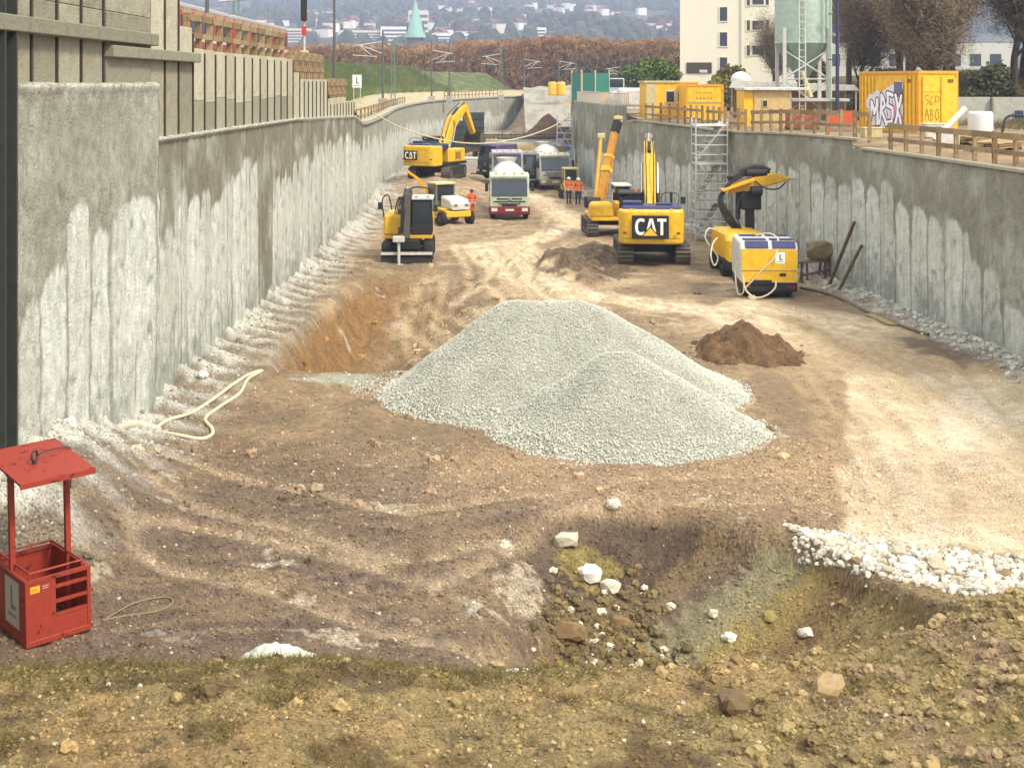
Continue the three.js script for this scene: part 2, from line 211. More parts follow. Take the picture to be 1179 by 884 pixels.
  for (const [px, pd, rx, rd] of [[-2.4, 25.4, 0.75, 0.5], [-3.5, 21.3, 0.5, 0.35], [-2.7, 20.0, 0.8, 0.4], [0.15, 22.6, 0.6, 1.1], [-6.9, 21.8, 0.3, 0.4], [-1.6, 31.7, 0.5, 0.35]]) c = mixc(c, C(205, 192, 168), 0.75 * sm(0.6, 0.85, bump(x, d, px, pd, rx, rd) + 0.5 * n3 + 0.2 * n2 + 0.25 * N(x * 11, d * 11, 2)));
  const ga = 1 - 0.65 * plate, g = 1 + ga * (0.26 * n3 + 0.14 * n2 + 0.1 * fine); return [c[0] * g, c[1] * g, c[2] * g];
}
{ // one continuous pit floor, rows finer towards the viewer
  const nu = 600, nv = 960, dOf = v => v < 0.06 ? mix(-16, 12.6, v / 0.06) : 12.6 * Math.pow(258 / 12.6, (v - 0.06) / 0.94);
  const g = sheet(nu, nv, (u, v) => { const d = dOf(v), a = leftX(d) - 0.25, b = rightX(d) + 0.3, x = mix(a, b, u); return [x, floorH(x, d), -d]; }, (u, v, p) => floorCol(p[0], -p[2]));
  structure('pit_floor', g, soilMat);
}
// land behind the left wall: bench, grassy rail embankment, then open ground to the hills
const leftTop = lerpc([[-20, 9.2], [36, 9.0], [54, 8.8], [56, 8.1], [64, 8.0], [66, 7.1], [76, 6.6], [80, 5.8], [250, 5.7]]);
const bankT = lerpc([[40, 9], [78, 9], [90, 3.4], [100, 4.2], [140, 6.0], [200, 10], [250, 12]]);
function leftH(t, d) { const b = bankT(d), base = leftTop(d); return mix(base, Math.max(base, 6.6) + 0.2, sm(0.2, b, t)) + (10.1 - Math.max(base, 6.6)) * sm(b, b + 5 + 0.01 * d, t) + 0.1 * fbm(t * 0.6, d * 0.3, 3, 5) * sm(0.3, 1, t); }
const tone2 = (c, g) => [c[0] * g, c[1] * g, c[2] * g];
const farH = (x, d) => 6.3 + 3.6 * sm(48, 4, x) + 0.25 * fbm(x * 0.02, d * 0.02, 3);
{
  const grass = C(112, 130, 66, 0.7), grass2 = C(172, 178, 96, 0.7), sandy = C(214, 200, 160), bal = C(130, 112, 92);
  const tOf = u => u < 0.6 ? 26 * Math.pow(u / 0.6, 1.3) : 26 + 900 * Math.pow((u - 0.6) / 0.4, 3);
  structure('rail_embankment', sheet(150, 420, (u, v) => { const d = v < 0.1 ? mix(-20, 20, v / 0.1) : mix(20, 262, (v - 0.1) / 0.9), t = tOf(u); return [leftX(d) - t, leftH(t, d), -d]; }, (u, v, p) => {
    const d = -p[2], t = leftX(d) - p[0], b = bankT(d), n = fbm(t * 0.9, d * 0.5, 4, 3), n2 = fbm(t * 3, d * 2, 2, 5);
    let c = mixc(sandy, C(190, 186, 120), sm(0, 0.4, n) * sm(150, 90, d)); c = mixc(c, grass2, 0.8 * sm(b - 2.4, b - 0.8, t + n) * sm(170, 110, d));
    c = mixc(c, mixc(tone2(grass, 0.75), tone2(grass2, 0.7), sm(-0.2, 0.7, n + 0.5 * n2)), sm(b - 0.4, b + 0.5, t + 0.6 * n)); c = mixc(c, bal, sm(b + 4.8 + 0.01 * d, b + 6.2 + 0.01 * d, t));
    if (d < 78) c = mixc(c, mixc(C(150, 118, 70), C(120, 112, 62), sm(-0.2, 0.3, n)), 0.8); const g = 1 + 0.25 * n2; return [c[0] * g, c[1] * g, c[2] * g]; }), soilMat);
}
// site yard behind the right wall
const yardH = (t, d) => mix(lerpc([[-20, 5.5], [51, 5.6], [52, 5.75], [70, 5.5], [84, 5.55], [92, 6.4], [250, 6.2]])(d), 5.9, sm(0, 2, t)) + 0.05 * fbm(t * 0.5, d * 0.5, 3, 2) + 3.2 * sm(14, 34, t) * sm(58, 76, d) * sm(260, 200, d) ;
{
  structure('site_yard', sheet(150, 300, (u, v) => { const d = v < 0.1 ? mix(-20, 25, v / 0.1) : mix(25, 262, (v - 0.1) / 0.9), t = u < 0.7 ? 46 * Math.pow(u / 0.7, 1.2) : 46 + 900 * Math.pow((u - 0.7) / 0.3, 3); return [rightX(d) + t, yardH(t, d), -d]; }, (u, v, p) => {
    const d = -p[2], t = p[0] - rightX(d), n = fbm(t * 0.5, d * 0.5, 4, 8), n2 = fbm(t * 2.5, d * 2.5, 3, 4);
    let c = mixc(C(196, 172, 132), C(158, 136, 104), sm(-0.3, 0.4, n)); c = mixc(c, mixc(C(112, 92, 60), C(104, 108, 58), sm(-0.2, 0.3, n)), sm(13, 17, t + n) * sm(60, 70, d)); const g = 1 + 0.25 * n2; return [c[0] * g, c[1] * g, c[2] * g]; }), soilMat);
}
{ // plain beyond the site
  structure('valley_ground', sheet(120, 90, (u, v) => { const x = mix(-1, 1, u), X = Math.sign(x) * 2600 * Math.pow(Math.abs(x), 1.6), d = 255 + 1100 * Math.pow(v, 1.5); return [X, mix(farH(X, d), 6.1, sm(300, 262, d) * sm(-22, -8, X) * sm(75, 50, X)) - 0.06, -d]; }, (u, v, p) => { const n = fbm(p[0] * 0.02, p[2] * 0.02, 4, 3); return mixc(C(110, 98, 66), C(96, 104, 62), sm(-0.3, 0.3, n)); }), soilMat);
}
// ---------- retaining walls ----------
const cBrown = C(130, 126, 108, 0.9), cGrey = C(174, 176, 164, 0.95), cLight = C(218, 222, 217, 1.0), cWet = C(120, 124, 118, 0.95), cPanel = C(198, 192, 168, 0.88), cDrip = C(88, 82, 68, 0.85), cLime = C(214, 212, 200, 0.85);
function wallPiece(parent, name, X, side, d0, d1, y0, y1, res, off, col, m = concMat, endIn = 0.35) { // front skin of a wall run, returned into the ground behind at the top and both ends
  const nu = Math.max(4, Math.round((d1 - d0) / res) + 3), nv = Math.max(4, Math.round(((y1.call ? y1(d0) : y1) - (y0.call ? y0(d0) : y0)) / res) + 2), TH = 0.35;
  const g = sheet(nu, nv, (u, v) => {
    const iu = Math.round(u * (nu - 1)), iv = Math.round(v * (nv - 1)), d = mix(d0, d1, clamp((iu - 1) / (nu - 3))), t1 = y1.call ? y1(d) : y1, b0 = y0.call ? y0(d) : y0, y = mix(b0, t1, clamp(iv / (nv - 2)));
    const o = iv === nv - 1 ? -TH : iu === 0 || iu === nu - 1 ? Math.min(-endIn, off(d, y) - 0.01) : off(d, y);
    const e = 0.02, nx = -(X(d + e) - X(d - e)) / (2 * e), L = Math.hypot(1, nx) * side; // wall normal in (x, d)
    return [X(d) + o / L, y, -(d + o * nx / L), d, y];
  }, (u, v, p) => col(p[3], p[4])); // colour by run and height
  const o = mesh(g, m); o.name = name; parent.add(o); return o;
}
const cell = (d, pitch, ph = 0) => { const q = (d - ph) / pitch, i = Math.floor(q); return [i, q - i]; };
const tone = (c, g) => [c[0] * g, c[1] * g, c[2] * g];
function sprayed(d, y, top, wobX, rough, base, light, drip) { // rounded tongues of pale fresh spray over older brown spray, one per pile
  const n = fbm(d * 0.7, y * 0.5, 4, 3), n2 = fbm(d * 3, y * 2.2, 3, 6), vs = fbm(d * 6, y * 0.35, 3, 9);
  let c = mixc(base, cGrey, sm(-0.2, 0.7, n + 0.3 * vs)); c = mixc(c, tone(base, 0.8), 0.5 * sm(0.1, 0.6, vs + 0.3 * n));
  let m = 0; for (const [T, f, w, k] of top(d)) { const yy = T - 0.4 * Math.pow(Math.abs(f - 0.5) * 2 / w, 3.2) + 0.09 * n2 + 0.05 * N(d * 9, y * 3); m = Math.max(m, k * sm(-0.05, 0.14, yy - y) * sm(1.02 * w, 0.86 * w, Math.abs(f - 0.5) * 2)); }
  c = mixc(c, mixc(light, cGrey, clamp(0.25 + 0.45 * vs + 0.3 * n)), m);
  const [, f] = cell(d, 1.45, 0.2), jt = Math.exp(-((Math.min(f, 1 - f) * 1.45 / 0.05) ** 2)); const sp = sm(0.5, 0.68, fbm(d * 1.9, y * 1.5, 4, 61)); c = mixc(c, cWet, 0.55 * sp);
  c = mixc(c, tone(cDrip, 0.7), drip * 2 * jt * sm(3.0, 1.2, y + 1.2 * N(d * 0.7, 2)) * sm(-0.05, 0.25, N(d * 0.7, y * 0.9, 5) + 0.1));
  c = mixc(c, cWet, 0.6 * sm(1.9, 0.4, y + 0.9 * n2 + 0.5 * n) * sm(0.4, -0.1, N(d * 0.5, 4)));
  c = mixc(c, cLime, 0.5 * sm(0.45, 0.7, n2 + 0.4 * vs) * m); return tone(c, 1 + 0.1 * n2);
}
const skin = (d, y) => 0.03 * fbm(d * 1.1, y * 0.6, 4, 2) + 0.015 * fbm(d * 6, y * 3, 2, 5);
// --- left wall
const LW = thing('retaining_wall', 'tall left pit wall of streaked shotcrete below upright concrete lagging panels', 'retaining wall');
const nearTops = lerpc([[22, 3.2], [24.6, 4.7], [25.9, 4.9], [26, 5.9], [27.35, 6.05], [27.4, 5.2], [28.7, 5.3], [28.8, 5.75], [32.6, 5.7]]);
wallPiece(LW, 'shotcrete_panel', d => -9.0, 1, 23.35, 32.75, -0.6, d => 8.28 + 0.06 * N(d * 3, 1), 0.06, (d, y) => 0.12 + skin(d, y) * 1.6 + 0.05 * sm(8.05, 8.2, y + 0.05 * N(d * 6, 2)), (d, y) => {
  const c = sprayed(d, y, q => { const e = [23.4, 24.5, 26, 27.4, 28.8, 32.6], i = e.findIndex((v, k) => q < e[k + 1]); return [[nearTops(q) - 0.1, i < 0 ? 0.5 : (q - e[i]) / (e[i + 1] - e[i]), 0.96, i === 0 ? 0.6 : 0.85]]; }, 1, 1, mixc(cBrown, cGrey, 0.45), cLight, 0.35);
  return mixc(c, cLime, 0.7 * sm(8.05, 8.2, y + 0.07 * N(d * 5, 3)) * sm(-0.3, 0.3, N(d * 4, 7) + 0.2)); });
const farTops = lerpc([[33, 4.8], [37, 5.2], [40, 5.0], [46, 5.7], [46.4, 5.75], [46.6, 0.3], [49.2, 0.6], [49.6, 4.8], [58, 5.1], [64, 5.3], [72, 5.3], [80, 4.6], [100, 4.0], [200, 3]]);
const ledge = lerpc([[32, 6.9], [54, 6.82], [66, 6.6], [75, 6.4], [80, 5.75], [250, 5.7]]);
for (let d = 32.75, i = 0; d < 79.9; i++) { // shotcrete run behind it, sprayed bay by bay between the soldier piles
  const e = Math.min(80, d + 2.9), far = d > 55;
  wallPiece(LW, 'shotcrete_bay', q => leftX(q), 1, d, e, -2.2, q => ledge(q) + 0.05 * N(q * 2.3, 4), far ? 0.1 : 0.075, (q, y) => { const [, f] = cell(q, 1.45, 0.2); return skin(q, y) + 0.05 * Math.pow(Math.max(0, Math.sin(Math.PI * f)), 0.7) + 0.13 * sm(ledge(q) - 0.16, ledge(q) - 0.05, y + 0.05 * N(q * 4, 8)); }, (q, y) => {
    let c = sprayed(q, y, z => { const zw = z + 0.5 * N(z * 0.31, 5), [k, f] = cell(zw, 1.45, 0.2), [k2, f2] = cell(zw, 0.72 , 0.1), T = farTops(z); return [[T + 0.9 * (hash(k) - 0.5), f, 0.98, 0.5 + 0.5 * hash(k, 6)], [T - 0.6 + 1.4 * (hash(k2, 4) - 0.5), f2, 1, 0.55 + 0.35 * hash(k2, 9)]]; }, 1, 1, cBrown, cLight, 0.4);
    return mixc(c, cLime, 0.8 * sm(ledge(q) - 0.17, ledge(q) - 0.06, y + 0.06 * N(q * 4, 8))); });
  d = e;
}
for (let d = 80; d < 245;) { const e = Math.min(246, d + (d > 160 ? 9 : 5)); // the long bend
  wallPiece(LW, 'shotcrete_bay', leftX, 1, d, e, -2.2, 5.75, d > 150 ? 0.5 : 0.24, (q, y) => skin(q, y) * 1.5 + 0.08 * Math.sin(Math.PI * cell(q, 1.45, 0.2)[1]), (q, y) => sprayed(q, y, z => { const [k, f] = cell(z, 1.45, 0.2); return [[farTops(z) + 1.2 * (hash(k) - 0.5), f, 1, 0.75]]; }, 1, 1, mixc(cBrown, cGrey, 0.6), cLight, 0.3));
  d = e; }
{ // coping kerb round the bend
  const n = 60, a = []; for (let i = 0; i < n; i++) { const d = mix(80, 244, i / n), e = mix(80, 244, (i + 1.02) / n); a.push(beam([leftX(d) - 0.1, 5.83, -d], [leftX(e) - 0.1, 5.83, -e], 0.7, 0.22)); }
  part(LW, 'coping', a, mat(C(196, 190, 168), 0.9, { map: concTex }));
}
const panelMats = [0, 1, 2, 3].map(i => mat(tone(cPanel, [1.04, 0.92, 1.0, 0.86][i]), 0.92, { map: concTex, bumpMap: concBump, bumpScale: 0.015 }));
const nearPanelMats = [0, 1, 2].map(i => mat(C(...[[164, 158, 136], [152, 146, 126], [172, 167, 146]][i], 0.85), 0.92, { map: concTex, bumpMap: concBump, bumpScale: 0.02 }));
const rustMat = mat(C(84, 72, 58), 0.85, { map: grimeTex }), darkSteel = mat(C(62, 66, 62), 0.6, { map: grimeTex });
const panelAt = (d0, d1, y0, y1, m, off = 0) => part(LW, 'lagging_panel', bx(0.16, y1 - y0, d1 - d0 - 0.12, -9.16 + off, (y0 + y1) / 2, -(d0 + d1) / 2, 0.015), m);
const postAt = (d, y0, y1) => part(LW, 'soldier_pile', [bx(0.12, y1 - y0, 0.03, -9.12, (y0 + y1) / 2, -d, 0), bx(0.03, y1 - y0, 0.07, -9.06, (y0 + y1) / 2, -d, 0)], rustMat);
{ const e = [23.35, 24.57, 25.94, 27.4, 28.9, 32.55]; for (let i = 0; i < 5; i++) { panelAt(e[i], e[i + 1], 8.2, 9.9, nearPanelMats[i % 3], 0.03 * (i === 4 ? 2 : 0)); panelAt(e[i], e[i + 1], 9.91, 11.9, nearPanelMats[(i + 1) % 3], i === 4 ? 0.05 : 0); postAt(e[i + 1], 8.2, 11.9); }
  const f = [32.55, 34, 35.4, 37]; for (let i = 0; i < 3; i++) { panelAt(f[i], f[i + 1], 6.8, 8.86, nearPanelMats[(i + 2) % 3]); panelAt(f[i], f[i + 1], 8.87, i < 2 ? 11.4 : 9.85, panelMats[i]); postAt(f[i + 1], 6.8, i < 2 ? 11.3 : 9.7); }
  let d = 37, i = 0; while (d < 53.8) { { const yb = 7.6 + 0.3 * hash(i, 3); panelAt(d, d + 1.41, 6.75, yb, nearPanelMats[i % 3]); panelAt(d, d + 1.41, yb + 0.005, 9.28 - 0.04 * hash(i), panelMats[i % 4]); } postAt(d + 1.41, 6.75, 9.15); d += 1.41; i++; }
  panelAt(53.95, 55.6, 6.75, 8.72, panelMats[1]); postAt(55.6, 6.7, 8.6);
  for (d = 55.6; d < 63.9; d += 1.19, i++) { panelAt(d, d + 1.19, 6.6, 8.44, panelMats[(i * 3) % 4]); postAt(d + 1.19, 6.6, 8.36); }
  for (; d < 74; d += 1.2, i++) { panelAt(d, d + 1.2, 6.35, 7.5 - (d > 70 ? 0.25 : 0), panelMats[(i * 3) % 4]); postAt(d + 1.2, 6.4, 7.2); }
}
part(LW, 'waler', [bx(0.3, 0.3, 12.5, -8.97, 9.36, -26.3, 0.03)], mat(C(150, 146, 126), 0.85, { map: concTex }));
part(LW, 'waler', [bx(0.3, 0.27, 8.1, -8.98, 9.0, -32.95, 0.03)], mat(C(158, 154, 132), 0.85, { map: concTex }));
part(LW, 'end_pile', [bx(0.46, 13, 0.06, -9.08, 5.4, -23.28, 0), bx(0.46, 13, 0.06, -9.08, 5.4, -22.75, 0), bx(0.06, 13, 0.46, -9.08, 5.4, -23.015, 0)], darkSteel);
wallPiece(LW, 'shotcrete_panel', d => -9.3, 1, 2, 23.3, -0.6, 11.9, 0.3, skin, (d, y) => tone(cBrown, 0.8));
// --- right wall
const RW = thing('retaining_wall', 'long right pit wall of grey sprayed piles with pale rounded tongues', 'retaining wall');
const rTop = lerpc([[-20, 5.6], [51.3, 5.68], [51.4, 6.02], [60, 5.95], [69, 5.66], [80, 5.66], [88.9, 5.75], [89, 6.75], [113, 6.75]]);
const rTops = lerpc([[30, 2.4], [38, 2.2], [41.8, 2.5], [42.0, 3.4], [44, 3.8], [46.5, 4.15], [51, 4.45], [56, 4.5], [60, 4.7], [66, 4.0], [72, 3.6], [80, 3.3], [86, 4], [92, 3], [113, 3]]);
for (let d = 14, i = 0; d < 117; i++) {
  const e = d + 1.42, far = d > 70, dd = d, gap = d > 51.3 - 1.42 && d < 51.4;
  wallPiece(RW, 'wall_pile', rightX, -1, d, e, -0.6, q => rTop(gap ? d : (q + d) / 2), d < 36 ? 0.2 : far ? 0.13 : 0.085, (q, y) => { const f = (q - dd) / 1.42; return skin(q, y) * 1.2 + 0.04 * Math.max(0, Math.sin(Math.PI * f)); }, (q, y) => {
    const f = (q - dd) / 1.42, h = 0.8 * (hash(i) - 0.5), c = sprayed(q, y, () => [[rTops(q) + h, f + 0.1 * (hash(i, 11) - 0.5), 0.8 + 0.18 * hash(i, 12), 0.25 + 0.7 * hash(i, 3)], [rTops(q) - 1.2 + 1.3 * (hash(i, 8) - 0.3), f, 1.0, 0.6 + 0.35 * hash(i, 9)]], 1, 1, mixc(cBrown, cGrey, 0.25), cLight, 0.0);
    return mixc(c, cDrip, 0.55 * (hash(i, 5) > 0.6 ? 1 : 0.12) * Math.exp(-((f * 1.42 / 0.04) ** 2)) * sm(3.4, 2.6, y + N(q, y * 2)) * sm(-0.15, 0.2, N(i, y * 1.3))); }, concMat, 0.03);
  d = e;
}
{ // thin pale capping strip along the edge of the yard
  const m = mat(C(186, 178, 156), 0.9, { map: concTex });
  for (let d = 20; d < 88; d += 4.26) { const e = Math.min(88, d + 4.24); if (d < 51.4 && e > 51.4) { part(RW, 'capping_strip', beam([rightX(d) + 0.1, rTop(d) + 0.03, -d], [rightX(51.3) + 0.1, rTop(51.2) + 0.03, -51.3], 0.42, 0.09), m); part(RW, 'capping_strip', beam([rightX(51.4) + 0.1, rTop(51.5) + 0.03, -51.4], [rightX(e) + 0.1, rTop(e) + 0.03, -e], 0.42, 0.09), m); } else part(RW, 'capping_strip', beam([rightX(d) + 0.1, rTop(d) + 0.03, -d], [rightX(e) + 0.1, rTop(e) + 0.03, -e], 0.42, 0.09), m); }
}
// ---------- far hills, town and woods ----------
const hillH = (x, d) => { const r = lerpc([[600, 4], [1000, 44], [1400, 84], [1800, 120], [2400, 190], [3000, 262], [3600, 250]])(d); return r * (1 + 0.05 * fbm(x * 0.0012, d * 0.001, 3, 2)) + 7 * fbm(x * 0.006, d * 0.005, 3, 4) * sm(700, 1200, d); };
structure('hills', sheet(200, 120, (u, v) => { const d = mix(600, 3600, v), x = mix(-1, 1, u) * (500 + d * 0.95); return [x, hillH(x, d), -d]; }, (u, v, p) => { const n = fbm(p[0] * 0.008, p[2] * 0.008, 4, 6), n2 = N(p[0] * 0.04, p[2] * 0.04); return mixc(C(78, 78, 58), C(112, 112, 74), sm(-0.1, 0.5, n + 0.3 * n2)); }), soilMat);
function scatter(name, label, category, geo, m, list) { // list of [x,y,z,sx,sy,sz,rot,colour]
  const o = new THREE.InstancedMesh(geo, m, list.length), M = new THREE.Matrix4(), Q = new THREE.Quaternion(), E3 = new THREE.Euler(), k = new THREE.Color();
  list.forEach((a, i) => { const r = a[6]; E3.set(...(Array.isArray(r) ? r : [0, r, 0])); M.compose(V(a[0], a[1], a[2]), Q.setFromEuler(E3), V(a[3], a[4], a[5])); o.setMatrixAt(i, M); if (a[7]) o.setColorAt(i, k.setRGB(...a[7])); });
  o.name = numbered(name); o.castShadow = o.receiveShadow = true; o.userData.kind = 'stuff'; if (label) tag(o, label, category, null, 'stuff'); return o;
}
const lump = (det, amp, sd) => { const g = new THREE.IcosahedronGeometry(1, det), p = g.attributes.position; for (let i = 0; i < p.count; i++) { const x = p.getX(i), y = p.getY(i), z = p.getZ(i), s = 1 + amp * N(x * 1.7 + sd, y * 1.7, z * 1.7) + amp * 0.5 * N(x * 4 + sd, y * 4, z * 4); p.setXYZ(i, x * s, y * s, z * s); } g.computeVertexNormals(); return g; };
const white = mat([1, 1, 1], 0.95);
{ const L = []; for (let i = 0; i < 9000; i++) { const d = 760 + 2500 * Math.pow(rnd(), 0.8), x = rr(-0.5, 0.42) * d; if (fbm(x * 0.004, d * 0.004, 3, 9) < -0.12 && d < 1900) continue; const h = rr(4, 9) * (0.7 + d / 3000), c = mixc(C(88, 80, 66), C(70, 84, 60), rnd()); L.push([x, hillH(x, d) + h * 0.45, -d, h * rr(0.6, 0.9), h, h * 0.7, rnd() * 6, tone(c, rr(0.6, 1.15))]); }
  scene.add(scatter('hillside_wood', 'dark trees covering the hazy hillside behind the town', 'wood', lump(1, 0.5, 3), white, L)); }
{ // town houses: walls and roof in one small body with a gable
  const wm = [C(240, 238, 232, 0.85), C(232, 226, 216, 0.85), C(246, 245, 242, 0.85), C(226, 218, 210, 0.85)].map(c => mat(c, 0.9)), rm = [C(120, 84, 70), C(104, 98, 100), C(140, 100, 84)].map(c => mat(c, 0.9));
  const house = (name, label, w, h, l, flat, x, d, turn, i, grp) => { const o = thing(name, label, flat ? 'apartment block' : 'house', x, hillH(x, d) - 1, -d, turn, grp); part(o, 'wall', bx(w, h + 1, l, 0, h / 2, 0, 0), wm[i % 4]);
    if (flat) { for (let f = 0; f < 4; f++) part(o, 'window_band', bx(w * 0.9, h * 0.1, l + 0.3, 0, h * (0.2 + 0.21 * f), 0, 0), rm[1]); } else { const g = prism([[-w * 0.56, 0], [w * 0.56, 0], [0, w * 0.42]], l * 1.06, 0).translate(0, h + 0.5, 0); part(o, 'roof', g, rm[i % 3]); } return o; };
  const zones = [[-0.075, -0.02, 1330, 1700, 52], [-0.02, 0.005, 1200, 1500, 20], [0.0, 0.045, 1350, 1800, 42], [-0.125, -0.06, 950, 1300, 36], [-0.06, 0.01, 980, 1250, 36], [0.1, 0.125, 1000, 1100, 10], [-0.2, -0.12, 950, 1400, 26], [-0.13, -0.1, 1500, 1900, 10], [0.04, 0.1, 1100, 1500, 12], [-0.27, -0.2, 950, 1350, 10], [-0.09, 0.04, 1750, 2100, 10]];
  const where = ['high on the far slope above and right of the green spire', 'mid slope in the far town straight above the brown wood', 'in the white cluster high up right of the tallest masts', 'on the lower slope left of the green spire', 'on the lower slope just right of the green spire', 'at the foot of the blue hill beside the white building', 'on the far slope above the left guard rail', 'high among trees left of the spire', 'scattered on the blue slope right of the town', 'at the far left above the red carriage', 'in the highest row under the hazy ridge'];
  let i = 0, zi = -1; for (const [a, b, d0, d1, n] of zones) { zi++; for (let k = 0; k < n; k++, i++) { const d = rr(d0, d1), x = rr(a, b) * d, w = rr(6, 9.5), h = rr(4.5, 8); house('town_house', 'small pale house ' + where[zi], w, h, rr(7, 12), false, x, d, rr(-0.6, 0.6), i, 'houses of the far town, zone ' + 'abcdefghijk'[zi]); } }
  const blocks = [[-0.088, 930, 24, 13, 'white flat block left of the green church spire on the far slope'], [-0.072, 980, 15, 22, 'tall white apartment tower just right of the green church spire'], [-0.045, 900, 30, 10, 'long low white block right of the green church spire'], [-0.115, 940, 34, 9, 'long pale hall at the foot of the far town, left of the spire'], [0.018, 940, 14, 11, 'white block alone below the far hillside houses, right of the spire'], [-0.17, 960, 30, 10, 'low white hall at the left end of the far town']];
  blocks.forEach(([t, d, w, h, label], k) => house('apartment_block', label, w, h, 14, true, t * d, d, 0.1, 2 + k % 2));
  const cd = 640, cx = -0.0742 * cd, cb = hillH(cx, cd) + 2, ch = thing('church', 'church with pointed pale green copper spire in the far town', 'church', cx, cb, -cd);
  part(ch, 'tower', bx(5.5, 24, 5.5, 0, 9, 0, 0), mat(C(150, 120, 100), 0.9, { map: concTex })); part(ch, 'spire', new THREE.ConeGeometry(5.2, 19, 8).translate(0, 29.5, 0), mat(C(150, 196, 182), 0.7));
  for (const s of [-1, 1]) part(ch, 'corner_turret', [cyl(0.9, 0.9, 5, s * 3.6, 21, 0, 8), new THREE.ConeGeometry(1.1, 5, 8).translate(s * 3.6, 26, 0)], mat(C(88, 96, 92), 0.8));
  part(ch, 'nave', [bx(11, 12, 20, 0, 3, -12, 0), prism([[-6, 0], [6, 0], [0, 6]], 21, 0).translate(0, 9, -12)], mat(C(120, 100, 90), 0.9));
}
const twigGeo = (() => { const a = []; for (let i = 0; i < 5; i++) { const g = new THREE.PlaneGeometry(0.09, 1.0); g.rotateZ(rr(-0.7, 0.7)); g.rotateY(rr(0, 3.1)); g.translate(rr(-0.3, 0.3), rr(-0.3, 0.3), rr(-0.3, 0.3)); a.push(g); } return mergeGeometries(a); })();
{ // the brown leafless wood across the valley floor
  const L = []; for (let i = 0; i < 80000; i++) { const d = 262 + 60 * Math.pow(rnd(), 1.6), x = rr(-0.22, 0.15) * d * 1.0, top = 17.0 + 1.5 * fbm(x * 0.03, 1, 3) + 0.02 * (d - 262) + 0.9 * fbm(x * 0.25, d * 0.2, 2) - 1.5 * sm(-0.02, -0.1, x / d), y = mix(x > -20 ? 6.0 : 8.8, top, Math.pow(rnd(), 0.75)), s = rr(0.35, 1.0), w = fbm(x * 0.05, d * 0.08, 3, 7), c = mixc(mixc(C(186, 148, 98), C(170, 122, 84), sm(-0.3, 0.3, w)), C(116, 106, 76), clamp(0.75 * sm(0.01, 0.06, x / d) * sm(16, 10, y) + 0.35 * rnd())); L.push([x, y, -d, s * 1.3, s * 1.1, s * 1.3, [rr(-1, 1), rr(0, 6), rr(-1, 1)], tone(c, rr(0.7, 1.35))]); }
  scene.add(scatter('brown_wood', 'dense leafless russet wood across the valley behind the railway', 'wood', twigGeo, white, L)); }
// leaf clump for shrubs and grass tufts
const leafGeo = (() => { const a = []; for (let i = 0; i < 6; i++) { const g = new THREE.PlaneGeometry(0.5, 0.34); g.rotateX(rr(-1.2, 1.2)); g.rotateY(rr(0, 6)); g.translate(rr(-0.35, 0.35), rr(-0.3, 0.3), rr(-0.35, 0.35)); a.push(g); } return mergeGeometries(a); })();
const bladeGeo = (() => { const a = []; for (let i = 0; i < 5; i++) { const g = new THREE.ConeGeometry(0.035, 1, 3); g.translate(0, 0.5, 0); g.rotateX(rr(-0.6, 0.6)); g.rotateZ(rr(-0.6, 0.6)); g.translate(rr(-0.2, 0.2), 0, rr(-0.2, 0.2)); a.push(g); } return mergeGeometries(a); })();
{ const L = []; for (let i = 0; i < 26000; i++) { const d = rr(78, 232), b = bankT(d), t = b + rr(-1.2, 6.2 + 0.01 * d) * (rnd() < 0.93 ? 1 : 0.6), x = leftX(d) - t, s = rr(0.25, 0.7) * (0.7 + d / 180), c = mixc(mixc(C(126, 142, 74), C(96, 118, 60), rnd()), C(178, 172, 104), 0.55 * sm(0.1, 0.6, fbm(x * 0.3, d * 0.2, 3) + rr(-0.2, 0.3))); if (t < b && rnd() < 0.5) continue; L.push([x, leftH(t, d), -d, s * 1.4, s, s * 1.4, rr(0, 6), tone(c, rr(0.85, 1.5))]); }
  for (let i = 0; i < 5000; i++) { const d = rr(36, 80), t = rr(0.6, 12), s = rr(0.3, 0.8); L.push([leftX(d) - t, leftH(t, d), -d, s, s, s, rr(0, 6), tone(mixc(C(160, 112, 62), C(112, 112, 60), rnd()), rr(0.7, 1.1))]); }
  scene.add(scatter('grass', 'rough green grass on the railway embankment slope', 'grass', bladeGeo, white, L)); }
function shrub(label, x, y, d, w, h, c1, c2, n, name = 'shrub', grp) {
  const o = thing(name, label, 'shrub', x, y, -d, 0, grp), L = [];
  for (let i = 0; i < n; i++) { const a = rr(0, 6.283), e = Math.pow(rnd(), 0.45), v = rnd(), r = w / 2 * e * (0.75 + 0.5 * hash(Math.floor(a * 2.2) + Math.floor(v * 5) * 7, x)) * Math.sqrt(1 - Math.pow(Math.abs(v * 1.5 - 0.5), 2.2) * 0.85) * (0.8 + 0.35 * N(Math.cos(a) * 2 + x, v * 4, Math.sin(a) * 2)); const s = rr(0.3, 0.62) * Math.min(1, h / 3.2), c = tone(mixc(c1, c2, rnd()), rr(0.9, 1.6)); L.push([Math.cos(a) * r, h * v * (0.92 + 0.25 * N(a, x)), Math.sin(a) * r, s, s, s, [rr(0, 3), rr(0, 6), 0], c]); }
  const f = scatter('foliage', null, null, leafGeo, white, L); f.name = 'foliage'; o.add(f); const st = []; for (let k = 0; k < 5; k++) st.push(bar([rr(-0.2, 0.2), -0.2, rr(-0.2, 0.2)], [rr(-w, w) * 0.25, h * 0.7, rr(-w, w) * 0.25], 0.06, 0.02, 5)); part(o, 'stems', st, rustMat); return o;
}
shrub('bushy green shrub left of the white building, behind the yellow cabins', 14.0, 6.2, 130, 6.2, 4.3, C(110, 124, 52), C(84, 104, 46), 2600);
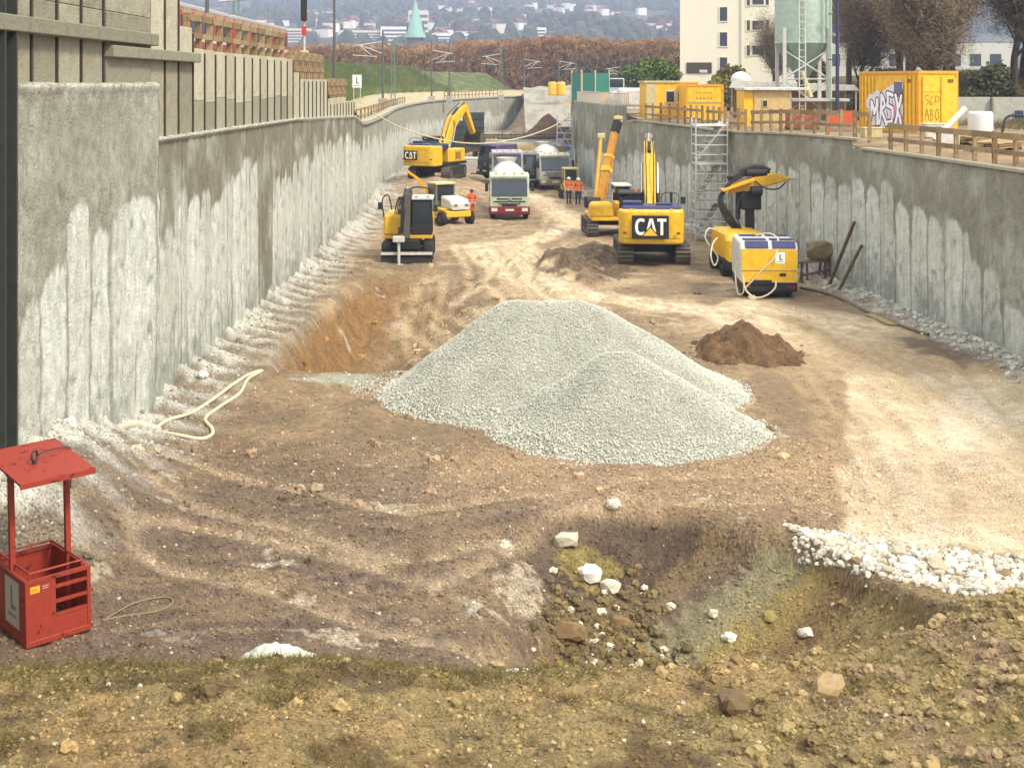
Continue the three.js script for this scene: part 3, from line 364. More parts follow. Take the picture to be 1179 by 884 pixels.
shrub('second green shrub beside the dark steel frame, lower and rounder', 11.6, 6.2, 124, 4.2, 3.4, C(98, 118, 50), C(78, 98, 46), 1500);
shrub('olive brown shrub right of the yellow cabins, below the white building', 20.3, 6, 122, 4.6, 3.6, C(140, 130, 66), C(118, 100, 56), 1900);
shrub('pale olive shrub beside the white parasol', 18.2, 6, 112, 3.6, 2.7, C(150, 138, 78), C(120, 122, 60), 1200);
shrub('olive shrub behind the silo legs', 27.8, 6.4, 120, 3.6, 4.0, C(136, 128, 66), C(110, 110, 56), 1300);
// ---------- leafless trees on the right bank ----------
function treeParts(sd, H, spread) { // trunk + limbs, and fine twigs
  seed = sd; const limbs = [], twigs = [];
  (function grow(p, dir, len, r, lev) { let q = p.clone(), dd = dir.clone(); const n = lev === 0 ? 5 : 3; for (let i = 0; i < n; i++) { const e = q.clone().addScaledVector(dd, len / n); limbs.push(bar(q.toArray(), e.toArray(), Math.max(0.012, r * (1 - 0.5 * i / n)), Math.max(0.01, r * (1 - 0.5 * (i + 1) / n)), lev < 2 ? 6 : 4)); q = e;
      if (lev < 4 && (lev > 0 || i >= 1)) for (let k = 0; k < (lev < 2 ? 3 : 2); k++) { const a = rr(0, 6.28), t = rr(0.4, 0.95) * spread, nd = dd.clone().multiplyScalar(Math.cos(t)).add(V(Math.cos(a), 0.35, Math.sin(a)).multiplyScalar(Math.sin(t))).normalize(); if (lev < 3) grow(q, nd, len * rr(0.42, 0.62), r * 0.5 * (1 - 0.4 * i / n), lev + 1); else twigs.push([q.x, q.y, q.z]); }
      dd.add(V(rr(-0.18, 0.18), rr(0, 0.12), rr(-0.18, 0.18))).normalize(); } if (lev >= 2) twigs.push([q.x, q.y, q.z]); })(V(0, -0.3, 0), V(rr(-0.06, 0.06), 1, 0).normalize(), H * 0.62, H * 0.022, 0);
  const L = []; for (const t of twigs) for (let k = 0; k < 2; k++) { if (rnd() < 0.52) continue; const s = rr(0.6, 1.1); L.push([t[0] + rr(-0.9, 0.9), t[1] + rr(-0.6, 0.9), t[2] + rr(-0.9, 0.9), s, s, s, [rr(-1.5, 1.5), rr(0, 6), rr(-1.5, 1.5)], tone(mixc(C(142, 116, 102), C(134, 124, 88), rnd()), rr(0.6, 1.4))]); }
  return { limbs: merge(limbs), L };
}
const twigThin = (() => { const a = []; for (let i = 0; i < 5; i++) { const g = new THREE.PlaneGeometry(0.024, rr(0.25, 0.5)); g.rotateZ(rr(-1.5, 1.5)); g.rotateY(rr(0, 3.1)); g.translate(rr(-0.6, 0.6), rr(-0.6, 0.6), rr(-0.6, 0.6)); a.push(g); } return mergeGeometries(a); })();
const bark = mat(C(112, 98, 84), 0.95, { map: woodTex });
const treeKinds = [[11, 10, 1.0], [23, 12, 0.85], [37, 9, 1.2]].map(a => treeParts(...a));
{ const spots = [[25.4, 80, 0, 1.0, 'leafless tree left of the yellow graffiti container, thin dark crown'], [28, 92, 1, 1.1, 'tall leafless tree directly behind the yellow graffiti container'], [28.5, 88, 2, 1.0, 'spreading leafless tree above the right end of the yellow container'], [31.5, 95, 1, 1.05, 'slender leafless tree right of the yellow container, two dark stems beside it'], [33.2, 86, 0, 1.1, 'leafless tree on the brown bank above the low concrete wall'], [36.5, 93, 2, 1.2, 'wide leafless tree near the right edge of the bank'], [38.5, 100, 1, 1.1, 'tall leafless tree at the far right behind the wide one'], [32.5, 107, 2, 1.15, 'leafless tree in the second row above the yellow container'], [29, 112, 0, 1.3, 'tall bare tree at the back of the right bank, second row'], [34.5, 116, 1, 1.3, 'tall bare tree at the back of the right bank, rightmost of the second row'], [42, 96, 0, 1.2, 'bare tree cut by the right edge of the picture'], [30.2, 101, 1, 1.05, 'slim bare tree between the two stems above the yellow container'], [35.2, 104, 0, 1.1, 'bare tree behind the olive shrub on the right bank'], [39.8, 90, 2, 1.0, 'low spreading bare tree at the right end of the concrete barrier'], [26.2, 99, 2, 0.95, 'bare tree just right of the banded office block'], [26.6, 133, 2, 0.8, 'small purple brown tree in front of the white building']];
  for (const [x, d, k, s, label] of spots) { const t = x - rightX(d), o = thing('bare_tree', label, 'tree', x, yardH(t, d) - 0.1, -d, x * 1.7, 'leafless trees on the right bank'); const tr = mesh(treeKinds[k].limbs, bark); tr.name = 'trunk'; o.add(tr); const c = scatter('crown', null, null, twigThin, white, treeKinds[k].L); c.name = 'crown'; o.add(c); o.scale.setScalar(s); } }
{ const spots = [[23, 84, 2.6, 2.2, 'low shrub behind the left corner of the yellow graffiti container'], [31, 84, 3.2, 2.6, 'round dark green shrub on the bank right of the yellow container'], [34.2, 82, 3.4, 2.8, 'olive shrub on the bank above the low concrete wall'], [37.5, 88, 3.2, 2.4, 'dark green shrub at the right end of the bank'], [28, 96, 3.6, 2.6, 'pale shrub half hidden behind the yellow container roof']];
  spots.forEach(([x, d, w, h, l], i) => shrub(l, x, yardH(x - rightX(d), d) - 0.2, d, w, h, i % 2 ? C(84, 98, 54) : C(130, 124, 72), C(92, 84, 58), 1000)); }
{ const L = []; for (let i = 0; i < 6000; i++) { const d = rr(66, 125), t = rr(13, 40), s = rr(0.2, 0.6), x = rightX(d) + t; L.push([x, yardH(t, d), -d, s, s, s, rr(0, 6), tone(mixc(C(120, 96, 60), C(112, 112, 62), rnd()), rr(0.6, 1.1))]); } scene.add(scatter('bank_undergrowth', 'dry brown undergrowth covering the right bank', 'undergrowth', bladeGeo, white, L)); }
// ---------- heaps, rocks and litter on the pit floor ----------
const gravelH = (x, d) => { const n = 0.12 * fbm(x * 0.5, d * 0.5, 3, 3);
  const cone = (cx, cd, ex, H, rl, r2, rd) => { const e = x - cx, R = mix(rl, r2, sm(-1.5, 1.5, e)), q = Math.hypot(Math.max(0, Math.abs(e) - ex) / R, (d - cd) / rd); return H * (1.03 - Math.sqrt(q * q + 0.012)) + 0.03; };
  const a = cone(0.85, 34.9, 0.85, 2.62, 3.4, 4.5, 3.6), b = cone(2.5, 31.1, 0.2, 2.05, 2.75, 3.35, 2.55), c = cone(-2.4, 35.8, 0.3, 0.12, 0.8, 0.8, 0.8), k = 0.05, m = Math.max(a, b, c); return m + k * Math.log(Math.exp((a - m) / k) + Math.exp((b - m) / k) + Math.exp((c - m) / k)) - 0.05 + n; };
{
  const heap = thing('gravel_heap', 'big double heap of pale grey gravel in the middle of the pit', 'gravel heap');
  const g = sheet(230, 210, (u, v) => { const x = mix(-5.6, 8.2, u), d = mix(26.8, 40.5, v), h = gravelH(x, d); return [x, Math.max(h, -0.4) + floorH(x, d) * sm(0.7, 0, h) - 0.02 + 0.02 * N(x * 9, d * 9), -d]; }, (u, v, p) => tone(C(200, 203, 188), 1 + 0.16 * fbm(p[0] * 2, p[2] * 2, 3, 5) + 0.2 * N(p[0] * 14, p[2] * 14)));
  const body = mesh(g, new THREE.MeshStandardMaterial({ vertexColors: true, roughness: 0.95, map: soilTex, bumpMap: soilBump, bumpScale: 0.03, side: THREE.DoubleSide })); body.name = 'heap_body'; heap.add(body);
  const L = []; for (let i = 0; i < 230000; i++) { const x = rr(-5.2, 7.9), d = rr(27.2, 38.5), h = gravelH(x, d); const fl = floorH(x, d); const on = h + fl * sm(0.7, 0, h); if (on < fl - 0.02 && !(h > -0.13 && rnd() < 0.2)) continue; const s = (0.009 + 0.016 * rnd() * rnd()) * (h < 0.35 && rnd() < 0.2 ? 1.9 : 1), k = rr(0.8, 1.06) * (1 + 0.12 * fbm(x * 1.1, d * 1.1, 3, 55)); L.push([x, Math.max(on, fl) + s * 0.3, -d, s * rr(0.8, 1.3), s * rr(0.6, 1), s, [rr(0, 6), rr(0, 6), 0], tone(mixc(C(220, 220, 206, 0.8), C(204, 206, 192, 0.8), rnd()), k)]); }
  const s = scatter('loose_gravel', null, null, new THREE.IcosahedronGeometry(1, 0), white, L); s.name = 'loose_gravel'; heap.add(s);
}
{ // dark spoil heap right of the gravel
  const H = (x, d) => { const a = 0.3, c = Math.cos(a), s = Math.sin(a), u = (x - 7.25) * c + (d - 40) * s, v = -(x - 7.25) * s + (d - 40) * c; return 1.0 - Math.hypot(u / 2.0, v / 2.3) * 1.1 + 0.32 * fbm(x * 1.1, d * 1.1, 4, 2) + 0.08 * N(x * 6, d * 6); };
  const o = thing('spoil_heap', 'small dark brown heap of soil just right of the gravel', 'soil heap');
  const g = sheet(110, 110, (u, v) => { const x = mix(4.2, 10.4, u), d = mix(36.2, 44, v), h = H(x, d); return [x, h > -0.05 ? floorH(x, d) + h - 0.03 : floorH(x, d) - 0.3, -d]; }, (u, v, p) => tone(mixc(C(120, 92, 60), C(142, 110, 74), sm(-0.3, 0.4, fbm(p[0] * 2, p[2] * 2, 3))), 1 + 0.3 * N(p[0] * 8, p[2] * 8)));
  const b = mesh(g, soilMat); b.name = 'soil_body'; o.add(b);
}
const rockGeos = [1, 2, 3, 4, 5].map(k => { const g = lump(1, 0.55, k * 13), p = g.attributes.position; for (let i = 0; i < p.count; i++) { const f = 0.62 + 0.08 * hash(k); p.setXYZ(i, clamp(p.getX(i), -0.95, 0.85), clamp(p.getY(i), -f, f) , clamp(p.getZ(i), -0.75, 0.85)); } const q = g.toNonIndexed ? (g.index ? g.toNonIndexed() : g) : g; q.computeVertexNormals(); return boxUV(q); });
const rockMats = [C(236, 230, 214, 0.82), C(222, 212, 190, 0.78), C(242, 238, 228, 0.84), C(206, 194, 170, 0.74)].map(c => mat(c, 0.92, { map: concTex }));
const brownRock = [C(160, 132, 92), C(132, 110, 76)].map(c => mat(c, 0.95, { map: soilTex }));
function rock(x, d, s, label, group, m, k, sy = 0.75) { const o = mesh(rockGeos[k % 5], m); o.name = numbered('rock'); tag(o, label, 'rock', group); o.position.set(x, floorH(x, d) + s * sy * 0.28, -d); o.scale.set(s, s * sy, s * rr(0.75, 1)); o.rotation.set(rr(-0.3, 0.3), rr(0, 6), rr(-0.3, 0.3)); scene.add(o); return o; }
{ // white limestone blocks tipped along the edge of the dig
  const up = lerpc([[4.9, 24.3], [5.6, 24.0], [6.4, 23.4], [7.7, 22.8], [9.6, 22.4]]), lo = lerpc([[4.9, 23.7], [5.6, 22.9], [6.4, 21.8], [7.2, 21.15], [8.2, 20.75], [9.6, 20.6]]);
  for (let i = 0; i < 290; i++) { const x = 5.2 + 4.4 * Math.pow(rnd(), 0.8), d = mix(lo(x) + 0.15 + 0.35 * sm(7, 5.4, x), up(x), rnd()), s = rr(0.04, 0.11) * (rnd() < 0.1 ? 1.7 : 1); rock(x, d, s, 'rough white limestone block in the band along the edge of the dig', 'white blocks along the dig', rockMats[i % 4], i); }
  const L = []; for (let i = 0; i < 1600; i++) { const x = 5.1 + 4.6 * rnd(), d = mix(lo(x) - 0.1, up(x) + 0.25, rnd()), s = rr(0.02, 0.07); L.push([x, floorH(x, d) + s * 0.3, -d, s, s * 0.8, s, [rnd() * 6, rnd() * 6, 0], tone(C(232, 224, 206, 0.76), rr(0.55, 1.1))]); }
  scene.add(scatter('stone_chips', 'small pale stone chips between the white limestone blocks', 'stone chips', rockGeos[1], white, L));
}
for (const [x, d, s, l] of [[1.0, 24.3, 0.24, 'largest white rock, alone on the yellow patch left of the dig'], [1.42, 23.75, 0.24, 'flat white rock on the yellow patch, middle of three'], [1.78, 23.6, 0.2, 'small white rock on the yellow patch nearest the dig'], [1.95, 24.9, 0.16, 'white rock half buried in the dark rim above the dig'], [0.02, 18.25, 0.24, 'broad white rock at the foot of the near berm, leftmost of the row'], [0.26, 18.05, 0.15, 'small pale rock touching the broad white rock by the berm'], [0.85, 18.0, 0.16, 'white rock second along the row at the near berm'], [1.36, 18.15, 0.24, 'bulky white rock third along the row at the near berm'], [1.92, 18.3, 0.17, 'white rock at the right end of the row at the near berm'], [3.55, 22.9, 0.13, 'white stone high on the striped bank'], [3.75, 22.45, 0.14, 'white stone lower on the striped bank'], [5.0, 22.2, 0.15, 'white stone on the yellow stripe of the bank'], [7.55, 18.3, 0.17, 'single white stone on the brown slope at the right edge']]) rock(x, d, s, l, null, rockMats[Math.floor(rnd() * 3)], Math.floor(rnd() * 5));
rock(4.05, 16.6, 0.26, 'round tan boulder on the near right slope', null, mat(C(186, 160, 118), 0.95, { map: concTex }), 2);
rock(2.75, 16.3, 0.24, 'dark brown clod left of the tan boulder', null, brownRock[1], 3); rock(1.0, 22.4, 0.3, 'brown boulder on the dig bottom below the yellow patch', null, brownRock[0], 1); rock(1.9, 22.9, 0.22, 'greenish tan boulder at the foot of the striped bank', null, brownRock[0], 4);
{ // loose stones and clods everywhere
  const L = []; for (let i = 0; i < 52000; i++) { const q = rnd(), d = q < 0.6 ? rr(13, 30) : rr(26, 62), x = rr(leftX(d) + 0.2, rightX(d) - 0.4); const dg = digDepth(x, d), near = sm(20, 18, d), pl = sm(6.6, 8, x - (29 - d) * 0.1) * sm(22.5, 24, d); if (rnd() < pl * 0.93) continue; if (d > 30 && rnd() < 0.55) continue; const big = rnd() < 0.006 + 0.008 * dg + 0.008 * near * sm(2, 5, x), s = (big ? rr(0.05, 0.13) : rr(0.008, 0.032)) * (d > 30 ? 1.3 : 1), fc = floorCol(x, d), pale = rnd() < 0.022, c = pale ? C(214, 204, 182) : tone(fc, rr(0.55, 1.4)); L.push([x, floorH(x, d) + s * 0.25, -d, s * rr(0.8, 1.3), s * rr(0.5, 0.9), s, [rnd() * 6, rnd() * 6, 0], c]); }
  for (let i = 0; i < 1300; i++) { const a = rr(0, 6.28), r = Math.sqrt(-0.55 * Math.log(1 - 0.96 * rnd())), x = 1.7 + 1.05 * r * Math.cos(a), d = 21.9 + 1.6 * r * Math.sin(a), s = 0.018 + 0.085 * Math.pow(rnd(), 2.2); L.push([x, floorH(x, d) + s * 0.3, -d, s, s * 0.8, s, [rnd() * 6, rnd() * 6, 0], rnd() < 0.07 ? C(226, 216, 190) : tone(mixc(C(146, 128, 80), C(112, 96, 68), rnd()), rr(0.7, 1.2))]); }
  for (let i = 0; i < 2200; i++) { const x = rr(2.6, 9.5), d = rr(14.2, 20.4), s = 0.012 + 0.075 * Math.pow(rnd(), 4); L.push([x, floorH(x, d) + s * 0.3, -d, s, s * 0.8, s, [rnd() * 6, rnd() * 6, 0], tone(floorCol(x, d), rr(0.65, 1.25))]); }
  for (let i = 0; i < 1300; i++) { const d = rr(21, 60), x = leftX(d) + 0.2 + 2.2 * rnd() * rnd(), s = 0.012 + 0.055 * rnd() * rnd(); L.push([x, floorH(x, d) + s * 0.3, -d, s, s * 0.7, s, [rnd() * 6, rnd() * 6, 0], tone(C(190, 186, 170), rr(0.6, 1.1))]); }
  for (let i = 0; i < 1500; i++) { const d = rr(30, 70), x = rightX(d) - 0.1 - 1.3 * rnd() * rnd(), s = 0.015 + 0.09 * Math.pow(rnd(), 3); L.push([x, floorH(x, d) + s * 0.3, -d, s * 1.2, s * 0.8, s, [rnd() * 6, rnd() * 6, 0], tone(C(214, 212, 200), rr(0.55, 1.1))]); }
  scene.add(scatter('loose_stones', 'loose stones and soil clods strewn over the pit floor', 'stones', lump(1, 0.6, 31), white, L));
}
{ // thin dry grass and weeds on the near berm
  const L = []; for (let i = 0; i < 16000; i++) { const x = rr(-8, 9), d = rr(13, 18.2 + 0.15 * Math.max(0, x)), m = fbm(x * 0.8, d * 1.0, 4, 33), rim = sm(16.9, 17.3, d) * sm(2.5, 0, x); if (rnd() > 0.25 + 0.9 * sm(0.15, 0.5, m) + 0.6 * rim) continue; const s = rr(0.03, 0.08) * (m > 0.35 || rim > 0.6 ? 1.6 : 1); L.push([x, floorH(x, d) - 0.01, -d, s * 2, s, s * 2, rr(0, 6), tone(mixc(C(146, 130, 66), C(104, 96, 52), rnd()), rr(0.6, 1.15))]); }
  scene.add(scatter('dry_grass', 'thin dry olive grass on the near berm', 'grass', bladeGeo, white, L)); }
{ const o = mesh(sheet(60, 36, (u, v) => { const x = mix(-3.9, -2.7, u), d = mix(17.95, 18.75, v), e = Math.min(1, 1.25 * (1 - Math.hypot((x + 3.3) / 0.6, (d - 18.35) / 0.42))); return [x, floorH(x, d) + (e > 0 ? 0.02 + 0.24 * Math.pow(e, 0.7) + 0.035 * N(x * 7, d * 7) : -0.06), -d]; }, (u, v, p) => tone(C(226, 230, 214), 0.95 + 0.06 * N(p[0] * 9, p[2] * 9))), new THREE.MeshStandardMaterial({ vertexColors: true, roughness: 0.6, side: THREE.DoubleSide }));
  o.name = 'plastic_sheet'; tag(o, 'crumpled white plastic sheet lying at the foot of the near berm', 'plastic sheet'); scene.add(o); }
const onFloor = (pts, r, lift = 0) => pts.map(([x, d]) => [x, floorH(x, d) + r + lift, -d]);
function single(name, geos, m, label, category, group) { const o = mesh(merge(geos), m); o.name = numbered(name); tag(o, label, category, group); scene.add(o); return o; }
single('hose', tube(onFloor([[-8.35, 30.4], [-7.75, 30.1], [-7.2, 30.1], [-7.05, 30.5], [-7.2, 31.2], [-7.5, 31.8], [-7.42, 33.0], [-7.25, 34.6], [-7.3, 36.0], [-7.15, 37.2], [-7.35, 36.9], [-7.55, 35.4], [-7.75, 33.6], [-7.95, 32.2], [-8.25, 31.0], [-8.4, 30.5]], 0.04), 0.046, 220), mat(C(232, 220, 182), 0.6), 'cream hose doubled in a long loop by the left wall', 'hose');
single('cement_streak', tube(onFloor([[-9.0, 29.2], [-8.7, 29.6], [-8.45, 29.9], [-8.2, 30.2]], 0.03), 0.1, 30), mat(C(220, 214, 196), 0.9, { map: concTex }), 'thick white sprayed cement streak beside the end of the hose loop', 'cement');
single('cable', tube(onFloor([[-6.3, 20.2], [-6.0, 20.9], [-5.6, 21.1], [-5.45, 20.9], [-5.6, 20.6], [-6.0, 20.4], [-6.35, 20.15]], 0.015), 0.014, 80, 6), mat(C(150, 132, 100), 0.7), 'thin cable lying in a loop beside the red basket', 'cable');
// ---------- machines ----------
const YEL = C(250, 200, 40, 0.85), yellow = paint(YEL), yellow2 = paint(C(242, 184, 36, 0.82)), cream = paint(C(228, 214, 160)), black = mat(C(38, 38, 36), 0.7, { map: grimeTex }), navy = paint(C(48, 56, 110)), rubber = mat(C(46, 44, 42), 0.95, { map: soilTex }), steel = mat(C(120, 112, 98), 0.55, { map: grimeTex, metalness: 0.3 }), chrome = mat(C(210, 210, 205), 0.25, { metalness: 0.9 }), whiteP = paint(C(236, 236, 230)), galv = mat(C(212, 214, 210, 0.9), 0.55, { metalness: 0.15, map: grimeTex });
const glass = new THREE.MeshPhysicalMaterial({ color: new THREE.Color().setRGB(...C(44, 56, 66)), roughness: 0.08, metalness: 0, clearcoat: 0.6, side: THREE.DoubleSide });
const side = (pts, w, x = 0, bev = 0.03) => prism(pts, w, bev).rotateY(Math.PI / 2).translate(x, 0, 0); // pts: [forward, up], forward is -z
const sub = (parent, name) => { const g = new THREE.Group(); g.name = name; parent.add(g); return g; };
function decal(parent, name, w, h, px, draw, x, y, z, ry = 0, rx = 0, rough = 0.5) { const cv = document.createElement('canvas'); cv.width = px; cv.height = Math.round(px * h / w); const c = cv.getContext('2d'); draw(c, cv.width, cv.height); const t = new THREE.CanvasTexture(cv); t.colorSpace = THREE.SRGBColorSpace; const o = mesh(new THREE.PlaneGeometry(w, h), new THREE.MeshStandardMaterial({ map: t, roughness: rough, transparent: true })); o.name = name; o.position.set(x, y, z); o.rotation.set(rx, ry, 0); parent.add(o); return o; }
const logo = (c, W, H) => { c.fillStyle = '#17181d'; c.fillRect(0, 0, W, H); c.fillStyle = '#f4f4ee'; c.font = `bold ${H * 1.0}px sans-serif`; c.textAlign = 'center'; c.textBaseline = 'middle'; c.fillText('CAT', W / 2, H * 0.5, W * 0.88); c.fillStyle = '#f0b41e'; c.beginPath(); c.moveTo(W * 0.5, H * 0.52); c.lineTo(W * 0.7, H * 0.88); c.lineTo(W * 0.3, H * 0.88); c.closePath(); c.lineWidth = H * 0.09; c.strokeStyle = '#17181d'; c.stroke(); c.fill(); c.fillStyle = '#17181d'; c.fillRect(0, H * 0.88, W, H * 0.12); };
const emblemL = (c, W, H) => { c.fillStyle = '#f4f2ec'; c.fillRect(0, 0, W, H); c.fillStyle = '#2c2c34'; c.fillRect(W * 0.42, H * 0.15, W * 0.13, H * 0.55); c.fillRect(W * 0.42, H * 0.6, W * 0.34, H * 0.1); c.fillRect(W * 0.15, H * 0.8, W * 0.7, H * 0.06); };
function trackUnit(par, x, L, h, w) {
  const r = h / 2, P = []; for (let i = 0; i <= 8; i++) { const a = Math.PI / 2 + Math.PI * i / 8; P.push([-L / 2 + r + Math.cos(a) * r, r + Math.sin(a) * r]); } for (let i = 0; i <= 8; i++) { const a = -Math.PI / 2 + Math.PI * i / 8; P.push([L / 2 - r + Math.cos(a) * r, r + Math.sin(a) * r]); }
  const t = part(par, 'track', side(P, w * 0.94, x, 0.02), rubber), ribs = [], n = Math.round((2 * (L - h) + Math.PI * h) / 0.19);
  for (let i = 0; i < n; i++) { let s = i / n * (2 * (L - h) + Math.PI * h), a, y, rot; if (s < L - h) { a = -L / 2 + r + s; y = h; rot = 0; } else if ((s -= L - h) < Math.PI * r) { const q = Math.PI / 2 - s / r; a = L / 2 - r + Math.cos(q) * r; y = r + Math.sin(q) * r; rot = q - Math.PI / 2; } else if ((s -= Math.PI * r) < L - h) { a = L / 2 - r - s; y = 0; rot = 0; } else { s -= L - h; const q = -Math.PI / 2 - s / r; a = -L / 2 + r + Math.cos(q) * r; y = r + Math.sin(q) * r; rot = q - Math.PI / 2; }
    ribs.push(new THREE.BoxGeometry(w, 0.05, 0.13).rotateX(rot).translate(x, y, -a)); }
  part(t, 'track_shoes', ribs, steel); const wh = []; for (let i = 0; i < 7; i++) wh.push(cyl(0.14, 0.14, w * 1.04, x, 0.2, -(-L / 2 + r + (L - h) * i / 6), 10, 'x')); wh.push(cyl(r * 0.72, r * 0.72, w * 1.05, x, r, L / 2 - r, 14, 'x'), cyl(r * 0.72, r * 0.72, w * 1.05, x, r, -(L / 2 - r), 14, 'x')); part(t, 'rollers', wh, steel);
}
function wheel(par, x, y, z, r, w) { const o = part(par, 'wheel', new THREE.TorusGeometry(r * 0.72, r * 0.28, 8, 22).scale(1, 1, w / (r * 0.56)).rotateY(Math.PI / 2).translate(x, y, z), rubber); part(o, 'rim', [cyl(r * 0.55, r * 0.55, w * 0.55, x, y, z, 16, 'x'), cyl(r * 0.22, r * 0.22, w * 0.95, x, y, z, 10, 'x')], steel); return o; }
function cab(par, x, y, z, w, h, l, frame = black, roofM = black) { // glazed operator cab, front at -z
  const c = part(par, 'cab', [...[[-1, -1], [1, -1], [-1, 1], [1, 1]].map(([a, b]) => bx(0.09, h, 0.09, x + a * (w / 2 - 0.05), y + h / 2, z + b * (l / 2 - 0.05), 0.02)), bx(w, h * 0.28, l, x, y + h * 0.14, z, 0.03), bx(w * 0.9, h * 0.5, 0.06, x, y + h * 0.35, z + l / 2 - 0.1, 0)], frame);
  part(c, 'window', [bx(w - 0.12, h * 0.7, 0.03, x, y + h * 0.6, z - l / 2 + 0.04, 0), bx(0.03, h * 0.66, l - 0.16, x - w / 2 + 0.03, y + h * 0.62, z, 0), bx(0.03, h * 0.66, l - 0.16, x + w / 2 - 0.03, y + h * 0.62, z, 0), bx(w - 0.16, h * 0.6, 0.03, x, y + h * 0.62, z + l / 2 - 0.03, 0)], glass);
  part(c, 'cab_roof', bx(w + 0.08, 0.12, l + 0.1, x, y + h + 0.03, z, 0.04), roofM); part(c, 'seat', [bx(0.5, 0.5, 0.14, x, y + h * 0.5, z + l * 0.2, 0.05), bx(0.5, 0.14, 0.5, x, y + h * 0.3, z, 0.05)], black); return c;
}
